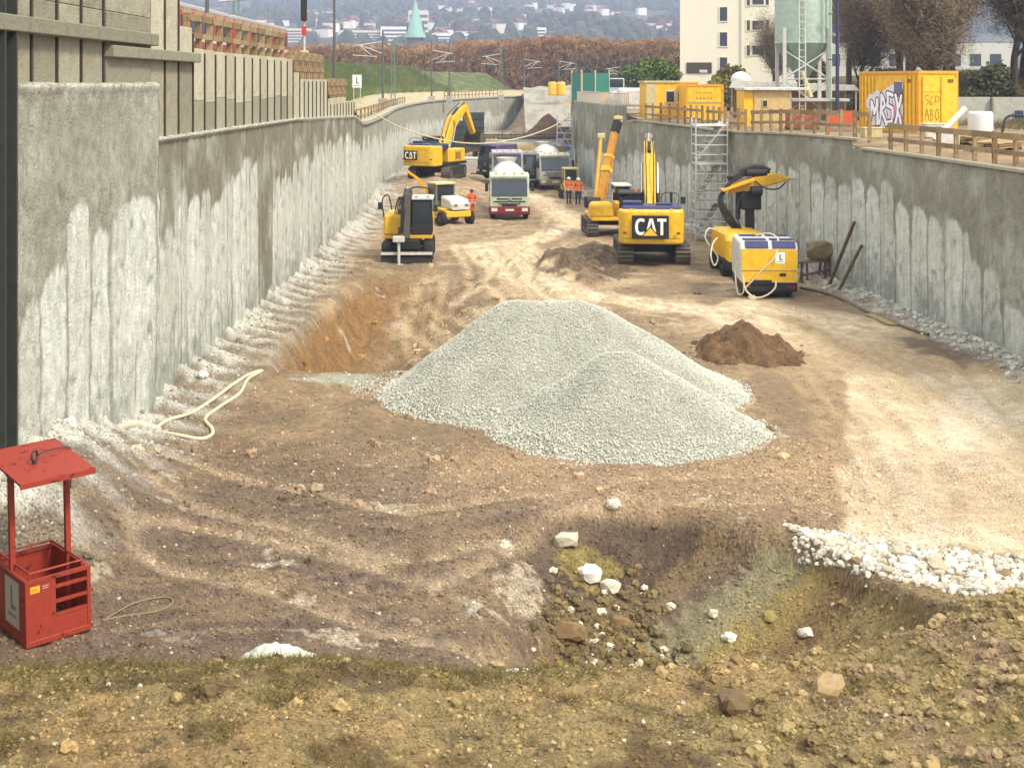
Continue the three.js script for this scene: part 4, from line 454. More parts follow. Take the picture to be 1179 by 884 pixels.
function excavator(label, x, y, d, yaw, house, pose, o = {}) {
  const T = thing(o.wheels ? 'wheeled_excavator' : 'tracked_excavator', label, 'excavator', x, y, -d, yaw), U = sub(T, 'undercarriage');
  if (o.wheels) { part(U, 'chassis', [bx(1.1, 0.45, 3.4, 0, 0.85, 0, 0.05), bx(2.1, 0.28, 0.3, 0, 0.6, -1.25, 0.05), bx(2.1, 0.28, 0.3, 0, 0.6, 1.25, 0.05)], black); for (const a of [-1, 1]) for (const b of [-1, 1]) wheel(U, a * 0.95, 0.52, b * 1.25, 0.52, 0.5);
    part(U, 'dozer_blade', [side([[2.0, 0.08], [2.1, 0.05], [2.06, 0.35], [2.16, 0.62], [2.06, 0.62], [1.95, 0.35]], 2.35), beam([-0.6, 0.5, -1.4], [-0.6, 0.35, -2.0], 0.12, 0.16), beam([0.6, 0.5, -1.4], [0.6, 0.35, -2.0], 0.12, 0.16)], black); part(U, 'blade_edge', bx(2.36, 0.13, 0.05, 0, 0.52, -2.16, 0), whiteP); }
  else { trackUnit(U, -1.3, 4.7, 0.98, 0.66); trackUnit(U, 1.3, 4.7, 0.98, 0.66); part(U, 'car_body', [bx(2.0, 0.36, 2.0, 0, 0.68, 0, 0.06), cyl(0.75, 0.75, 0.28, 0, 0.96, 0, 20)], black); }
  const Hs = sub(T, 'house'); Hs.rotation.y = house; const w = o.wheels ? 1.2 : 1.48, b = 1.08;
  if (o.wheels) { part(Hs, 'deck', bx(2.3, 0.18, 3.1, 0, b + 0.1, 0.2, 0.04), yellow2); part(Hs, 'engine_cover', [bx(1.0, 0.95, 1.2, 0.62, b + 0.66, -0.75, 0.12), bx(2.2, 0.9, 1.5, 0, b + 0.65, 1.0, 0.12)], yellow); part(Hs, 'counterweight', side([[-1.9, b + 0.1], [-1.4, b + 0.1], [-1.4, b + 1.0], [-1.85, b + 0.95]], 2.3), yellow2); cab(Hs, -0.68, b + 0.2, -0.55, 0.95, 1.65, 1.6, black, whiteP); }
  else {
    part(Hs, 'deck', bx(2.8, 0.2, 4.4, 0, b + 0.12, 0.1, 0.04), black);
    const cw = new THREE.Shape(); cw.moveTo(-w, 0); cw.lineTo(w, 0); cw.lineTo(w, 0.55); cw.bezierCurveTo(w, 0.95, w - 0.2, 1.1, w - 0.5, 1.14); cw.lineTo(-w + 0.5, 1.14); cw.bezierCurveTo(-w + 0.2, 1.1, -w, 0.95, -w, 0.55); cw.closePath();
    const g = new THREE.ExtrudeGeometry(cw, { depth: 1.28, bevelEnabled: true, bevelSize: 0.1, bevelThickness: 0.12, bevelSegments: 3, bevelOffset: -0.1, curveSegments: 12 }); g.rotateX(Math.PI / 2).translate(0, b + 1.42, 1.86); part(Hs, 'counterweight', g, yellow);
    part(Hs, 'engine_cover', [bx(2.7, 0.5, 1.7, 0, b + 1.42, 1.45, 0.14), bx(0.9, 0.22, 0.7, -0.85, b + 1.72, 1.3, 0.06), bx(0.7, 0.14, 0.5, 0.6, b + 1.7, 1.5, 0.04)], navy); part(Hs, 'side_panel', [bx(0.95, 1.0, 2.6, 0.98, b + 0.72, -0.4, 0.08), bx(0.9, 1.0, 1.2, -1.0, b + 0.72, 0.9, 0.08)], yellow); part(Hs, 'exhaust', cyl(0.07, 0.07, 0.5, 0.95, b + 1.95, 0.9, 10), black);
    part(Hs, 'handrail', [tube([[0.6, b + 1.2, -1.6], [0.6, b + 1.9, -1.6], [1.35, b + 1.9, -1.6], [1.35, b + 1.2, -1.6]], 0.02, 24, 5), tube([[-1.3, b + 1.6, 1.9], [-1.3, b + 2.0, 1.9], [-0.4, b + 2.0, 1.9], [-0.4, b + 1.6, 1.9]], 0.02, 24, 5)], black);
    cab(Hs, -0.98, b + 0.25, -1.05, 1.0, 1.75, 1.75); decal(Hs, 'emblem_plate', o.lw || 1.5, (o.lw || 1.5) * 0.62, 384, logo, o.lx ?? -0.05, b + 0.82, 3.125);
    part(Hs, 'panel_seam', [bx(2.6, 0.02, 0.02, 0, b + 0.3, 3.12, 0), ...[-0.96, -0.2].map(z => bx(0.02, 0.85, 0.02, 1.47, b + 0.72, z, 0))], black); part(Hs, 'grille', Array.from({ length: 7 }, (_, i) => bx(0.02, 0.03, 0.7, 1.465, b + 0.45 + i * 0.08, -0.55, 0)), black); part(Hs, 'lifting_lug', [-0.9, 0.9].map(x => new THREE.TorusGeometry(0.09, 0.03, 6, 12).translate(x, b + 1.5, 2.75)), yellow2); part(Hs, 'mirror', [bx(0.3, 0.4, 0.06, -1.65, b + 1.75, -1.9, 0.03), bx(0.24, 0.34, 0.06, 1.6, b + 1.6, -1.7, 0.03), bar([-1.5, b + 1.5, -1.9], [-1.65, b + 1.75, -1.9], 0.02)], black); part(Hs, 'beacon', cyl(0.07, 0.06, 0.16, -0.7, b + 2.15, -0.6, 12), mat(C(230, 120, 30), 0.3)); part(Hs, 'mud_crust', Array.from({ length: 26 }, (_, i) => lump(0, 0.5, i).scale(0.05 + 0.07 * hash(i), 0.02, 0.05 + 0.06 * hash(i, 2)).translate(-1.3 + 2.6 * hash(i, 3), b + 0.235, 2.2 - 3.6 * hash(i, 4))), rubber);
    for (const s of [-1, 1]) part(Hs, 'tail_lamp', bx(0.16, 0.09, 0.04, s * 1.2, b + 0.55, 3.1, 0), mat(C(150, 40, 26), 0.4)); }
  const B = sub(Hs, 'boom_assembly'), bm = o.boomMat || yellow, { boom, stick, bucket } = pose, bw = o.bw || 0.52, tk = (p, q, a, c) => { const L = Math.hypot(q[0] - p[0], q[1] - p[1]), nx = -(q[1] - p[1]) / L, ny = (q[0] - p[0]) / L; return [[p[0] + nx * a, p[1] + ny * a], [q[0] + nx * c, q[1] + ny * c], [q[0] - nx * c, q[1] - ny * c], [p[0] - nx * a, p[1] - ny * a]]; };
  const mid = boom[1], th = o.th || 0.34; part(Hs, 'boom', [side(tk(boom[0], mid, th * 0.7, th), bw), side(tk(mid, boom[2], th, th * 0.5), bw * 0.92), cyl(th * 0.98, th * 0.98, bw, 0, mid[1], -mid[0], 16, 'x')], bm);
  part(Hs, 'stick', [side([[stick[0][0] - (stick[1][0] - stick[0][0]) * 0.22, stick[0][1] - (stick[1][1] - stick[0][1]) * 0.22], ...tk(stick[0], stick[1], 0.26, 0.14).slice(0, 3), tk(stick[0], stick[1], 0.26, 0.14)[3]], bw * 0.72), cyl(0.16, 0.16, bw * 0.96, 0, stick[0][1], -stick[0][0], 14, 'x')], o.stickMat || bm);
  Hs.remove(B); const ram = (p, q, r, xs) => { for (const s of xs) { const m = [(p[0] + q[0]) / 2, (p[1] + q[1]) / 2]; part(Hs, 'ram', [bar([s, p[1], -p[0]], [s, m[1], -m[0]], r, r, 10)], black); part(Hs, 'ram_rod', bar([s, m[1], -m[0]], [s, q[1], -q[0]], r * 0.55, r * 0.55, 10), chrome); } };
  ram([boom[0][0] + 0.75, boom[0][1] - 0.45], [mid[0] - 0.1, mid[1] - 0.15], 0.1, [-bw * 0.72, bw * 0.72]); ram([mix(mid[0], boom[2][0], 0.05), mid[1] + th * 1.35], [stick[0][0] - (stick[1][0] - stick[0][0]) * 0.2, stick[0][1] - (stick[1][1] - stick[0][1]) * 0.2 + 0.05], 0.09, [0]);
  part(Hs, 'hydraulic_hose', [-1, 1].map(s => tube([[s * bw * 0.3, boom[0][1] + 0.3, -boom[0][0]], [s * bw * 0.35, mid[1] + th * 1.2, -mid[0] + 0.3], [s * bw * 0.3, boom[2][1] + 0.25, -boom[2][0]], [s * bw * 0.3, stick[0][1] + 0.1, -stick[0][0] - 0.1]], 0.03, 30, 5)), black);
  if (bucket) { const [ba, by, br, s] = bucket, g = side([[0, 0.15], [0.35, 0.1], [0.75, -0.15], [0.9, -0.6], [0.75, -1.0], [0.35, -1.15], [0.3, -1.02], [0.62, -0.85], [0.72, -0.6], [0.58, -0.25], [0.25, -0.05]].map(([p, q]) => { const c = Math.cos(br), n = Math.sin(br); return [ba + s * (p * c - q * n), by + s * (p * n + q * c)]; }), 1.25 * s, 0, 0.01); const bk = part(Hs, 'bucket', g, steel); const cheeks = [-1, 1].map(e => side([[0, 0.1], [0.7, -0.12], [0.85, -0.6], [0.7, -0.95], [0.34, -1.1], [0.0, -0.4]].map(([p, q]) => { const c = Math.cos(br), n = Math.sin(br); return [ba + s * (p * c - q * n), by + s * (p * n + q * c)]; }), 0.05, e * 0.62 * s, 0)); part(bk, 'bucket_side', cheeks, steel); }
  return T;
}
const fy = (x, d, k = 0.05) => floorH(x, d) - k;
excavator('large yellow tracked excavator seen from behind, black emblem plate on its counterweight', 6.55, fy(6.55, 61.6), 61.6, -0.02, -0.07, { boom: [[0.4, 2.0], [3.0, 4.55], [5.6, 5.25]], stick: [[5.6, 5.2], [7.6, 2.6]], bucket: [7.6, 2.6, -0.9, 1] }, { lw: 1.66, lx: -0.05, stickMat: whiteP, bw: 0.54, th: 0.3 });
excavator('distant yellow tracked excavator by the left wall, boom raised over its load', -5.7, fy(-5.7, 100, 0.15), 100, -0.25, -0.22, { boom: [[0.4, 2.0], [2.2, 4.3], [4.2, 5.5]], stick: [[4.2, 5.4], [5.6, 3.3]], bucket: [5.6, 3.3, -0.5, 1.25] }, { lw: 1.15, lx: -0.55, bw: 0.6, th: 0.42 });
excavator('dark wheeled excavator facing the camera beside the left wall, blade lowered', -4.9, fy(-4.9, 61.9), 61.9, Math.PI + 0.03, 0, { boom: [[0.5, 1.6], [0.5, 2.75], [1.5, 3.1]], stick: [[1.5, 3.05], [2.25, 1.2]], bucket: null }, { wheels: true, boomMat: mat(C(112, 102, 66), 0.6, { map: grimeTex }), stickMat: mat(C(74, 72, 62), 0.6, { map: grimeTex }), bw: 0.42, th: 0.26 });
{ const e = scene.children.find(o => o.name === 'wheeled_excavator').getObjectByName('house'); part(e, 'guard_frame', [tube([[0.15, 2.2, 0.1], [0.15, 3.1, 0.1], [-0.3, 3.4, -0.1], [-1.1, 3.2, 0.1], [-1.15, 2.8, 0.1]], 0.035, 40, 6), tube([[1.15, 2.0, -0.6], [1.2, 2.9, -0.7], [0.95, 3.1, -0.8], [0.75, 2.4, -0.9]], 0.03, 30, 6)], black); part(e, 'hose_bundle', [0, 1, 2, 3].map(k => tube([[0.3 + k * 0.07, 1.5, -0.7], [0.34 + k * 0.08, 2.4, -0.95 - 0.1 * k], [0.2 + k * 0.06, 3.05, -1.4], [0.12 + k * 0.05, 2.6, -1.95], [0.12 + k * 0.05, 1.5, -2.15]], 0.028, 40, 5)), black); part(e, 'work_lamp', [bx(0.16, 0.12, 0.1, -0.95, 3.03, -1.3, 0.02), bx(0.16, 0.12, 0.1, -0.4, 3.03, -1.3, 0.02)], chrome); part(e, 'side_mirror', [bx(0.2, 0.32, 0.05, 1.3, 2.6, -1.0, 0.02), bx(0.18, 0.3, 0.05, -1.3, 2.5, -1.2, 0.02)], black); part(e, 'bracket', [bx(0.34, 0.9, 0.3, 0.3, 2.0, -1.0, 0.03), bx(0.5, 0.4, 0.5, 0.25, 1.5, -1.1, 0.05)], steel); part(e, 'auger', [bx(0.55, 0.26, 0.45, 0.35, 1.2, -2.3, 0.04), cyl(0.07, 0.07, 1.1, 0.35, 0.55, -2.35, 10), cyl(0.22, 0.22, 0.05, 0.35, 0.03, -2.35, 12)], galv); }
{ // telescopic boom machine
  const T = thing('telescopic_crane', 'yellow tracked machine with tall ochre telescopic boom, left of the big excavator', 'crane', 5.35, fy(5.3, 71.5), -71.5, 0.05), U = sub(T, 'undercarriage'); trackUnit(U, -1.1, 4.0, 0.85, 0.55); trackUnit(U, 1.1, 4.0, 0.85, 0.55); part(U, 'car_body', bx(1.8, 0.3, 1.8, 0, 0.7, 0, 0.05), black);
  const Hs = sub(T, 'house'); part(Hs, 'deck', bx(2.4, 0.18, 3.8, 0, 1.0, 0.2, 0.04), yellow); part(Hs, 'counterweight', new RoundedBoxGeometry(1.25, 0.85, 1.2, 3, 0.25).translate(-0.65, 1.45, 1.5), yellow); part(Hs, 'engine_cover', bx(0.9, 0.8, 1.6, 0.6, 1.45, 1.0, 0.1), yellow2); cab(Hs, 0.72, 1.1, -0.7, 0.9, 1.5, 1.5, mat(C(60, 96, 96), 0.4), whiteP);
  part(Hs, 'boom', [beam([-0.6, 1.5, 0.2], [0.12, 4.2, -0.9], 0.4, 0.4), beam([0.08, 4.05, -0.85], [0.5, 5.55, -1.45], 0.31, 0.31)], paint(C(226, 158, 34))); part(Hs, 'boom_collar', [beam([-0.11, 3.35, -0.54], [-0.04, 3.6, -0.65], 0.5, 0.5), beam([0.08, 4.1, -0.86], [0.12, 4.25, -0.92], 0.46, 0.46)], yellow);
  part(Hs, 'boom_head', [beam([0.49, 5.5, -1.42], [0.7, 6.1, -1.65], 0.36, 0.4)], black); part(Hs, 'sheave', [cyl(0.24, 0.24, 0.14, 0.72, 6.2, -1.65, 16, 'z'), bx(0.5, 0.2, 0.3, 0.7, 6.3, -1.66, 0.04)], cream); part(Hs, 'lift_ram', [bar([-0.8, 1.5, 0.1], [-0.32, 5.2, -1.3], 0.12, 0.1, 10)], yellow2); part(Hs, 'ram_head', bx(0.42, 0.3, 0.3, -0.3, 5.3, -1.32, 0.06), cream); part(Hs, 'winch', [cyl(0.28, 0.28, 0.7, -0.9, 1.75, 0.4, 14, 'x'), bx(0.5, 0.6, 0.6, -1.1, 1.7, -0.3, 0.05)], black);
}
{ // compressor with hoses
  const T = thing('compressor', 'yellow and white trailer compressor with dark blue top panels and hanging hoses', 'compressor', 9.95, fy(9.95, 51.4, 0.02), -51.4, -0.06), w = 2.2;
  part(T, 'chassis', [bx(w - 0.04, 0.34, 2.9, 0, 0.48, 0, 0.03), bx(w - 0.4, 0.2, 2.6, 0, 0.3, 0, 0)], black); part(T, 'housing', side([[-1.45, 0.66], [1.45, 0.66], [1.45, 1.95], [1.2, 2.2], [-1.2, 2.2], [-1.45, 1.95]], w, 0, 0.06), whiteP); part(T, 'rear_panel', bx(w - 0.1, 1.26, 0.05, 0.02, 1.32, 1.47, 0.02), yellow);
  for (const [z, y, r] of [[1.17, 2.115, 0.78], [0.55, 2.225, 0], [-0.75, 2.225, 0]]) for (const s of [-1, 1]) part(T, 'top_panel', bx(w * 0.4, 0.03, r ? 0.34 : 0.5, s * w * 0.235 + 0.06, y + (r ? -0.005 : 0), z + (r ? 0.17 : 0), 0, [r, 0, 0]), navy);
  part(T, 'panel_seam', bx(w - 0.12, 0.015, 0.01, 0.02, 1.12, 1.5, 0), black); part(T, 'handle', [bx(0.24, 0.12, 0.03, 0.52, 0.98, 1.505, 0), bx(0.8, 0.14, 0.05, -0.3, 0.7, 1.5, 0)], black); decal(T, 'emblem_plate', 0.36, 0.42, 128, emblemL, 0.42, 1.62, 1.502);
  for (const s of [-1, 1]) wheel(T, s * 0.85, 0.32, 0.6, 0.32, 0.24); part(T, 'tail_lamp', [bx(0.3, 0.1, 0.03, -0.85, 0.5, 1.47, 0), bx(0.3, 0.1, 0.03, 0.85, 0.5, 1.47, 0)], mat(C(130, 30, 26), 0.4)); part(T, 'drawbar', beam([0, 0.4, -1.4], [0, 0.35, -2.6], 0.14, 0.14), black);
  const hs = mat(C(226, 214, 178), 0.6); part(T, 'hose', tube([[-0.3, 2.28, -0.2], [0.15, 2.42, 0.3], [0.4, 2.25, 1.1], [0.2, 1.7, 1.6], [-0.35, 1.1, 1.65], [-0.75, 0.65, 1.6], [-0.95, 0.45, 1.58]], 0.032, 60), hs); part(T, 'hose', tube([[0.25, 0.75, 1.55], [0.2, 0.5, 1.66], [-0.15, 0.22, 1.75], [-0.55, 0.14, 1.75], [-0.9, 0.4, 1.66], [-1.0, 0.9, 1.58]], 0.036, 60), hs);
  part(T, 'hose', tube([[-1.18, 1.5, 1.2], [-1.26, 0.9, 1.3], [-1.15, 0.2, 1.45], [-1.0, 0.3, 1.6], [-1.02, 1.0, 1.6]], 0.03, 40), hs);
}
{ // shotcrete spraying rig behind it
  const T = thing('spraying_rig', 'yellow spraying rig with dark column and horizontal yellow arm, behind the compressor', 'spraying rig', 9.95, fy(9.95, 57.3), -57.3, 0.05);
  part(T, 'carrier_body', side([[-1.6, 0.7], [1.8, 0.7], [1.8, 1.4], [1.4, 1.9], [-1.3, 1.9], [-1.6, 1.6]], 1.7, 0, 0.1), yellow); part(T, 'side_panel', [bx(0.7, 0.7, 0.05, 0.1, 1.25, 1.62, 0.02)], cream); part(T, 'chassis', bx(1.7, 0.4, 3.2, 0, 0.55, 0, 0.04), black); for (const a of [-1, 1]) for (const b of [-1, 1]) wheel(T, a * 0.82, 0.42, b * 1.1, 0.42, 0.34);
  part(T, 'column', [bx(0.36, 1.6, 0.4, 0.75, 2.6, -1.0, 0.04), bx(0.9, 0.8, 0.6, 0.75, 3.1, -0.95, 0.08), bx(0.2, 1.3, 0.2, 0.2, 2.9, -0.9, 0.03), bx(0.14, 1.0, 0.14, 1.15, 3.2, -0.8, 0.03), cyl(0.22, 0.22, 0.5, 0.95, 3.55, -0.6, 12, 'x')], black);
  part(T, 'arm', [prism([[-0.75, 3.35], [0.3, 3.55], [1.25, 3.75], [1.95, 3.95], [1.97, 4.08], [1.3, 4.3], [0.4, 4.1], [-0.6, 3.75]], 0.5, 0.05).translate(0.45, 0.05, -0.9), bx(1.5, 0.12, 0.55, 0.1, 3.82, -0.55, 0.03, [0, 0, 0.32])], yellow2); part(T, 'hood', [prism([[-0.2, 4.1], [0.15, 4.55], [0.7, 4.72], [1.15, 4.68], [1.45, 4.5], [1.3, 4.28], [0.3, 4.2]], 0.6, 0.06).translate(0.25, 0, -1.1), bx(0.5, 0.3, 0.7, 0.1, 4.15, -1.1, 0.06, [0, 0.2, 0.5]), cyl(0.16, 0.16, 0.9, 1.0, 4.35, -0.75, 12, 'x')], black); part(T, 'feed_hose', [0, 1, 2, 3].map(k => tube([[-0.3 + 0.1 * k, 3.9 + 0.08 * k, -0.6], [-0.75 + 0.05 * k, 3.2, -0.5], [-0.5 + 0.12 * k, 2.4, -0.5], [-0.1 + 0.1 * k, 1.9, -0.6]], 0.05, 30, 6)), black); part(T, 'nozzle', [bar([2.35, 4.08, -0.9], [2.75, 4.06, -0.9], 0.1, 0.06, 10), bx(0.18, 0.14, 0.3, 1.7, 4.38, -0.9, 0.03), bx(0.18, 0.14, 0.3, 2.1, 4.28, -0.9, 0.03)], cream);
  part(T, 'hydraulic_hose', [tube([[0.9, 4.0, -0.6], [1.3, 3.7, -0.5], [1.9, 3.65, -0.5], [2.3, 3.95, -0.6]], 0.035, 30, 5), tube([[0.3, 3.4, -0.6], [0.0, 2.6, -0.4], [0.2, 1.9, -0.3]], 0.04, 20, 5)], black);
  const hs = mat(C(222, 214, 190), 0.6); part(T, 'hose', tube([[-1.0, 1.6, 0.4], [-1.3, 1.4, 0.9], [-1.45, 0.9, 1.2], [-1.3, 0.5, 1.2], [-1.1, 0.8, 1.0], [-1.3, 1.2, 0.8]], 0.035, 50), hs); part(T, 'hose', tube([[-1.0, 1.9, -0.2], [-1.35, 1.95, 0.1], [-1.5, 1.6, 0.2], [-1.3, 1.2, 0.2]], 0.035, 40), hs);
}
{ // trestle with a lump of concrete, and two planks leaning on the wall
  const wd = mat(C(146, 118, 82), 0.9, { map: woodTex }), wd2 = mat(C(172, 150, 114), 0.9, { map: woodTex }), x0 = 12.55, d0 = 54.4, b = floorH(x0, d0);
  const T = thing('trestle_bench', 'low wooden trestle bench between the compressor and the right wall', 'trestle', x0, b - 0.03, -d0, 0.3); part(T, 'bench_top', [bx(1.7, 0.09, 0.55, 0, 0.86, 0, 0.01)], wd2); for (const a of [-0.65, -0.4, 0.45, 0.68]) for (const s of [-1, 1]) part(T, 'leg', beam([a, 0, s * 0.3], [a + 0.06, 0.84, s * 0.16], 0.08, 0.06), wd); part(T, 'brace', beam([-0.68, 0.3, 0.26], [0.7, 0.5, 0.26], 0.05, 0.09), wd);
  const c = mesh(boxUV(rockGeos[2].clone()), mat(C(150, 132, 92), 0.95, { map: soilTex })); c.name = numbered('concrete_lump'); tag(c, 'rough tan lump sitting on the wooden trestle bench', 'concrete lump'); c.position.set(x0 + 0.3, b + 1.27, -d0); c.scale.set(0.62, 0.55, 0.45); scene.add(c);
  single('plank', beam([12.85, b + 0.02, -52.8], [13.6, b + 2.75, -51.7], 0.14, 0.07), wd, 'longer plank leaning on the right wall beside the trestle', 'plank'); single('plank', beam([13.05, b + 0.02, -51.9], [13.72, b + 1.9, -51.1], 0.18, 0.06), wd2, 'shorter plank leaning on the right wall, nearer the camera', 'plank');
  single('pipe', tube(onFloor([[11.6, 52.3], [12.4, 50.6], [12.9, 47.5], [13.2, 44.6], [13.6, 42.5]], 0.05), 0.06, 40), mat(C(120, 108, 92), 0.7), 'long grey pipe lying along the foot of the right wall', 'pipe'); single('plank', beam([12.75, floorH(12.75, 46.2) + 0.06, -46.6], [13.0, floorH(13, 44.6) + 0.06, -44.4], 0.28, 0.05), mat(C(216, 196, 140), 0.9, { map: woodTex }), 'pale plank lying flat beside the pipe at the right wall', 'plank');
}
function scaffold(label, x, y, d, w, l, H, step, r) {
  const T = thing('scaffold_tower', label, 'scaffold', x, y, -d), cs = [[-w / 2, l / 2], [w / 2, l / 2], [-w / 2, -l / 2], [w / 2, -l / 2]]; for (const [a, b] of cs) part(T, 'standard', bar([a, 0, b], [a, H, b], r, r, 6), galv);
  let k = 0; for (let h = step; h < H + 0.01; h += step, k++) { part(T, 'ledger', [bar([-w / 2, h, l / 2], [w / 2, h, l / 2], r * 0.8), bar([-w / 2, h, -l / 2], [w / 2, h, -l / 2], r * 0.8), bar([-w / 2, h, -l / 2], [-w / 2, h, l / 2], r * 0.8), bar([w / 2, h, -l / 2], [w / 2, h, l / 2], r * 0.8)], galv); if (k % 4 === 3) part(T, 'platform', bx(w * 0.95, 0.06, l * 0.95, 0, h + 0.04, 0, 0), galv); }
  for (let h = 0.2, i = 0; h + step * 3.6 < H; h += step * 4, i++) { part(T, 'diagonal', bar([i % 2 ? w / 2 : -w / 2, h, l / 2], [i % 2 ? -w / 2 : w / 2, h + step * 4, l / 2], r * 0.8), galv); for (const e of [-1, 1]) part(T, 'stair_flight', [beam([-w * 0.4, h, e * l * 0.22 - 0.2], [w * 0.4, h + step * 4, e * l * 0.22 - 0.2], 0.05, 0.14), ...Array.from({ length: 7 }, (_, q) => bx(0.26, 0.03, l * 0.36, mix(-w * 0.4, w * 0.4, q / 7), h + step * 4 * q / 7 + 0.1, e * l * 0.22, 0))], galv); }
  return T; }
scaffold('tall galvanised scaffold stair tower against the right wall', 10.4, floorH(10.4, 68.6), 68.6, 1.65, 1.6, 6.4, 0.5, 0.04);
scaffold('distant scaffold tower at the inner corner of the right wall', 4.55, floorH(4.5, 112), 112, 1.3, 1.6, 5.4, 0.55, 0.05);
{ // site basket with canopy
  const red = paint(C(182, 64, 42), { roughness: 0.6, map: rustTex }), redD = red, roofM = red, bxs = (w, h, d, x, y, z) => bx(w, h, d, x, y, z, 0.012), w = 1.0, l = 1.35, h = 1.0;
  const T = thing('crane_basket', 'red steel crane basket with pitched red canopy in the near left corner', 'crane basket', -7.2, floorH(-7.1, 19.6) - 0.02, -19.93, 0.728); T.rotation.z = 0.02;
  part(T, 'base_frame', [bxs(w, 0.09, 0.09, 0, 0.09, l / 2 - 0.045), bxs(w, 0.09, 0.09, 0, 0.09, -l / 2 + 0.045), bxs(0.09, 0.09, l - 0.18, -w / 2 + 0.045, 0.09, 0), bxs(0.09, 0.09, l - 0.18, w / 2 - 0.045, 0.09, 0)], redD); part(T, 'floor_plate', bx(w - 0.1, 0.02, l - 0.1, 0, 0.12, 0, 0), darkSteel); for (const a of [-1, 1]) for (const b of [-1, 1]) part(T, 'foot', bx(0.09, 0.06, 0.09, a * 0.42, 0.02, b * 0.6, 0), darkSteel);
  for (const a of [-1, 1]) for (const b of [-1, 1]) part(T, 'corner_post', bxs(0.06, h - 0.13, 0.06, a * (w / 2 - 0.03), 0.13 + (h - 0.13) / 2, b * (l / 2 - 0.03)), red);
  part(T, 'side_panel', bx(0.012, h - 0.16, l - 0.12, -w / 2 + 0.02, 0.13 + (h - 0.16) / 2, 0, 0), red); part(T, 'side_panel', bx(0.012, h - 0.16, l - 0.12, w / 2 - 0.02, 0.13 + (h - 0.16) / 2, 0, 0), redD); part(T, 'back_panel', bx(w - 0.12, h - 0.16, 0.012, 0, 0.13 + (h - 0.16) / 2, -l / 2 + 0.02, 0), redD);
  part(T, 'door_panel', bx(0.4, h - 0.16, 0.014, -0.24, 0.13 + (h - 0.16) / 2, l / 2 - 0.02, 0), red); part(T, 'kick_plate', bx(0.5, 0.26, 0.014, 0.21, 0.26, l / 2 - 0.02, 0), red); for (const y of [0.42, 0.62, 0.84]) part(T, 'slat', bxs(0.5, 0.045, 0.04, 0.21, y, l / 2 - 0.03), red);
  part(T, 'top_rail', [bxs(w, 0.05, 0.06, 0, h, l / 2 - 0.03), bxs(w, 0.05, 0.06, 0, h, -l / 2 + 0.03), bxs(0.06, 0.05, l - 0.12, -w / 2 + 0.03, h, 0), bxs(0.06, 0.05, l - 0.12, w / 2 - 0.03, h, 0)], red); const q = w / 2 - 0.1, e = l / 2 - 0.1;
  part(T, 'hand_rail', [bar([-q, h + 0.1, e], [q, h + 0.1, e], 0.018), bar([q, h + 0.1, e], [q, h + 0.1, -e], 0.018), bar([q, h + 0.1, -e], [-q, h + 0.1, -e], 0.018), bar([-q, h + 0.1, -e], [-q, h + 0.1, e], 0.018), ...[[-q, e], [q, e], [q, -e], [-q, -e]].map(([a, b]) => bar([a, h, b], [a, h + 0.1, b], 0.016))], redD);
  for (const s of [-1, 1]) part(T, 'canopy_post', bxs(0.085, 2.5 - 0.14, 0.085, s * (w / 2 - 0.07), 0.14 + (2.5 - 0.14) / 2, 0), red); part(T, 'canopy_beam', [bxs(w, 0.06, 0.06, 0, 2.47, 0), bxs(0.06, 0.05, l, -0.2, 2.48, 0)], redD);
  const rf = part(T, 'canopy', [bx(1.14, 0.035, 1.52, 0, 2.56, 0, 0.01, [0.1, 0, 0]), bx(1.14, 0.07, 0.03, 0, 2.46, 0.745, 0), bx(0.03, 0.06, 1.5, 0.565, 2.535, 0, 0, [0.1, 0, 0])], roofM); part(rf, 'lifting_eye', [new THREE.TorusGeometry(0.075, 0.018, 8, 20).rotateY(0.6).translate(-0.1, 2.69, 0.1), cyl(0.035, 0.035, 0.05, -0.1, 2.6, 0.1, 10)], darkSteel); part(T, 'sling', tube([[-0.06, 2.7, 0.1], [0.2, 2.67, -0.1], [0.45, 2.64, -0.2], [0.6, 2.6, -0.25], [0.62, 2.3, -0.25], [0.6, 1.95, -0.26]], 0.01, 40, 5), darkSteel);
  decal(T, 'notice', 0.55, 0.7, 128, (c, W, H) => { c.fillStyle = '#b4b2a8'; c.fillRect(0, 0, W, H); c.fillStyle = '#6a6a6a'; c.fillRect(W * 0.4, H * 0.15, W * 0.12, H * 0.5); c.fillRect(W * 0.4, H * 0.55, W * 0.35, H * 0.09); c.fillRect(W * 0.2, H * 0.75, W * 0.6, H * 0.05); }, -w / 2 + 0.011, 0.58, 0.12, -Math.PI / 2);
  decal(T, 'label_plate', 0.14, 0.1, 64, (c, W, H) => { c.fillStyle = '#e8b02a'; c.fillRect(0, 0, W, H); c.fillStyle = '#9c5a1c'; c.fillRect(W * 0.1, H * 0.4, W * 0.6, H * 0.12); c.fillRect(W * 0.1, H * 0.65, W * 0.75, H * 0.1); }, -0.35, 0.88, l / 2 - 0.011); decal(T, 'label_plate', 0.12, 0.08, 64, (c, W, H) => { c.fillStyle = '#8c4030'; c.fillRect(0, 0, W, H); c.fillStyle = '#d0a090'; c.fillRect(W * 0.1, H * 0.2, W * 0.8, H * 0.15); c.fillRect(W * 0.1, H * 0.6, W * 0.7, H * 0.15); }, -0.19, 0.885, l / 2 - 0.011);
}
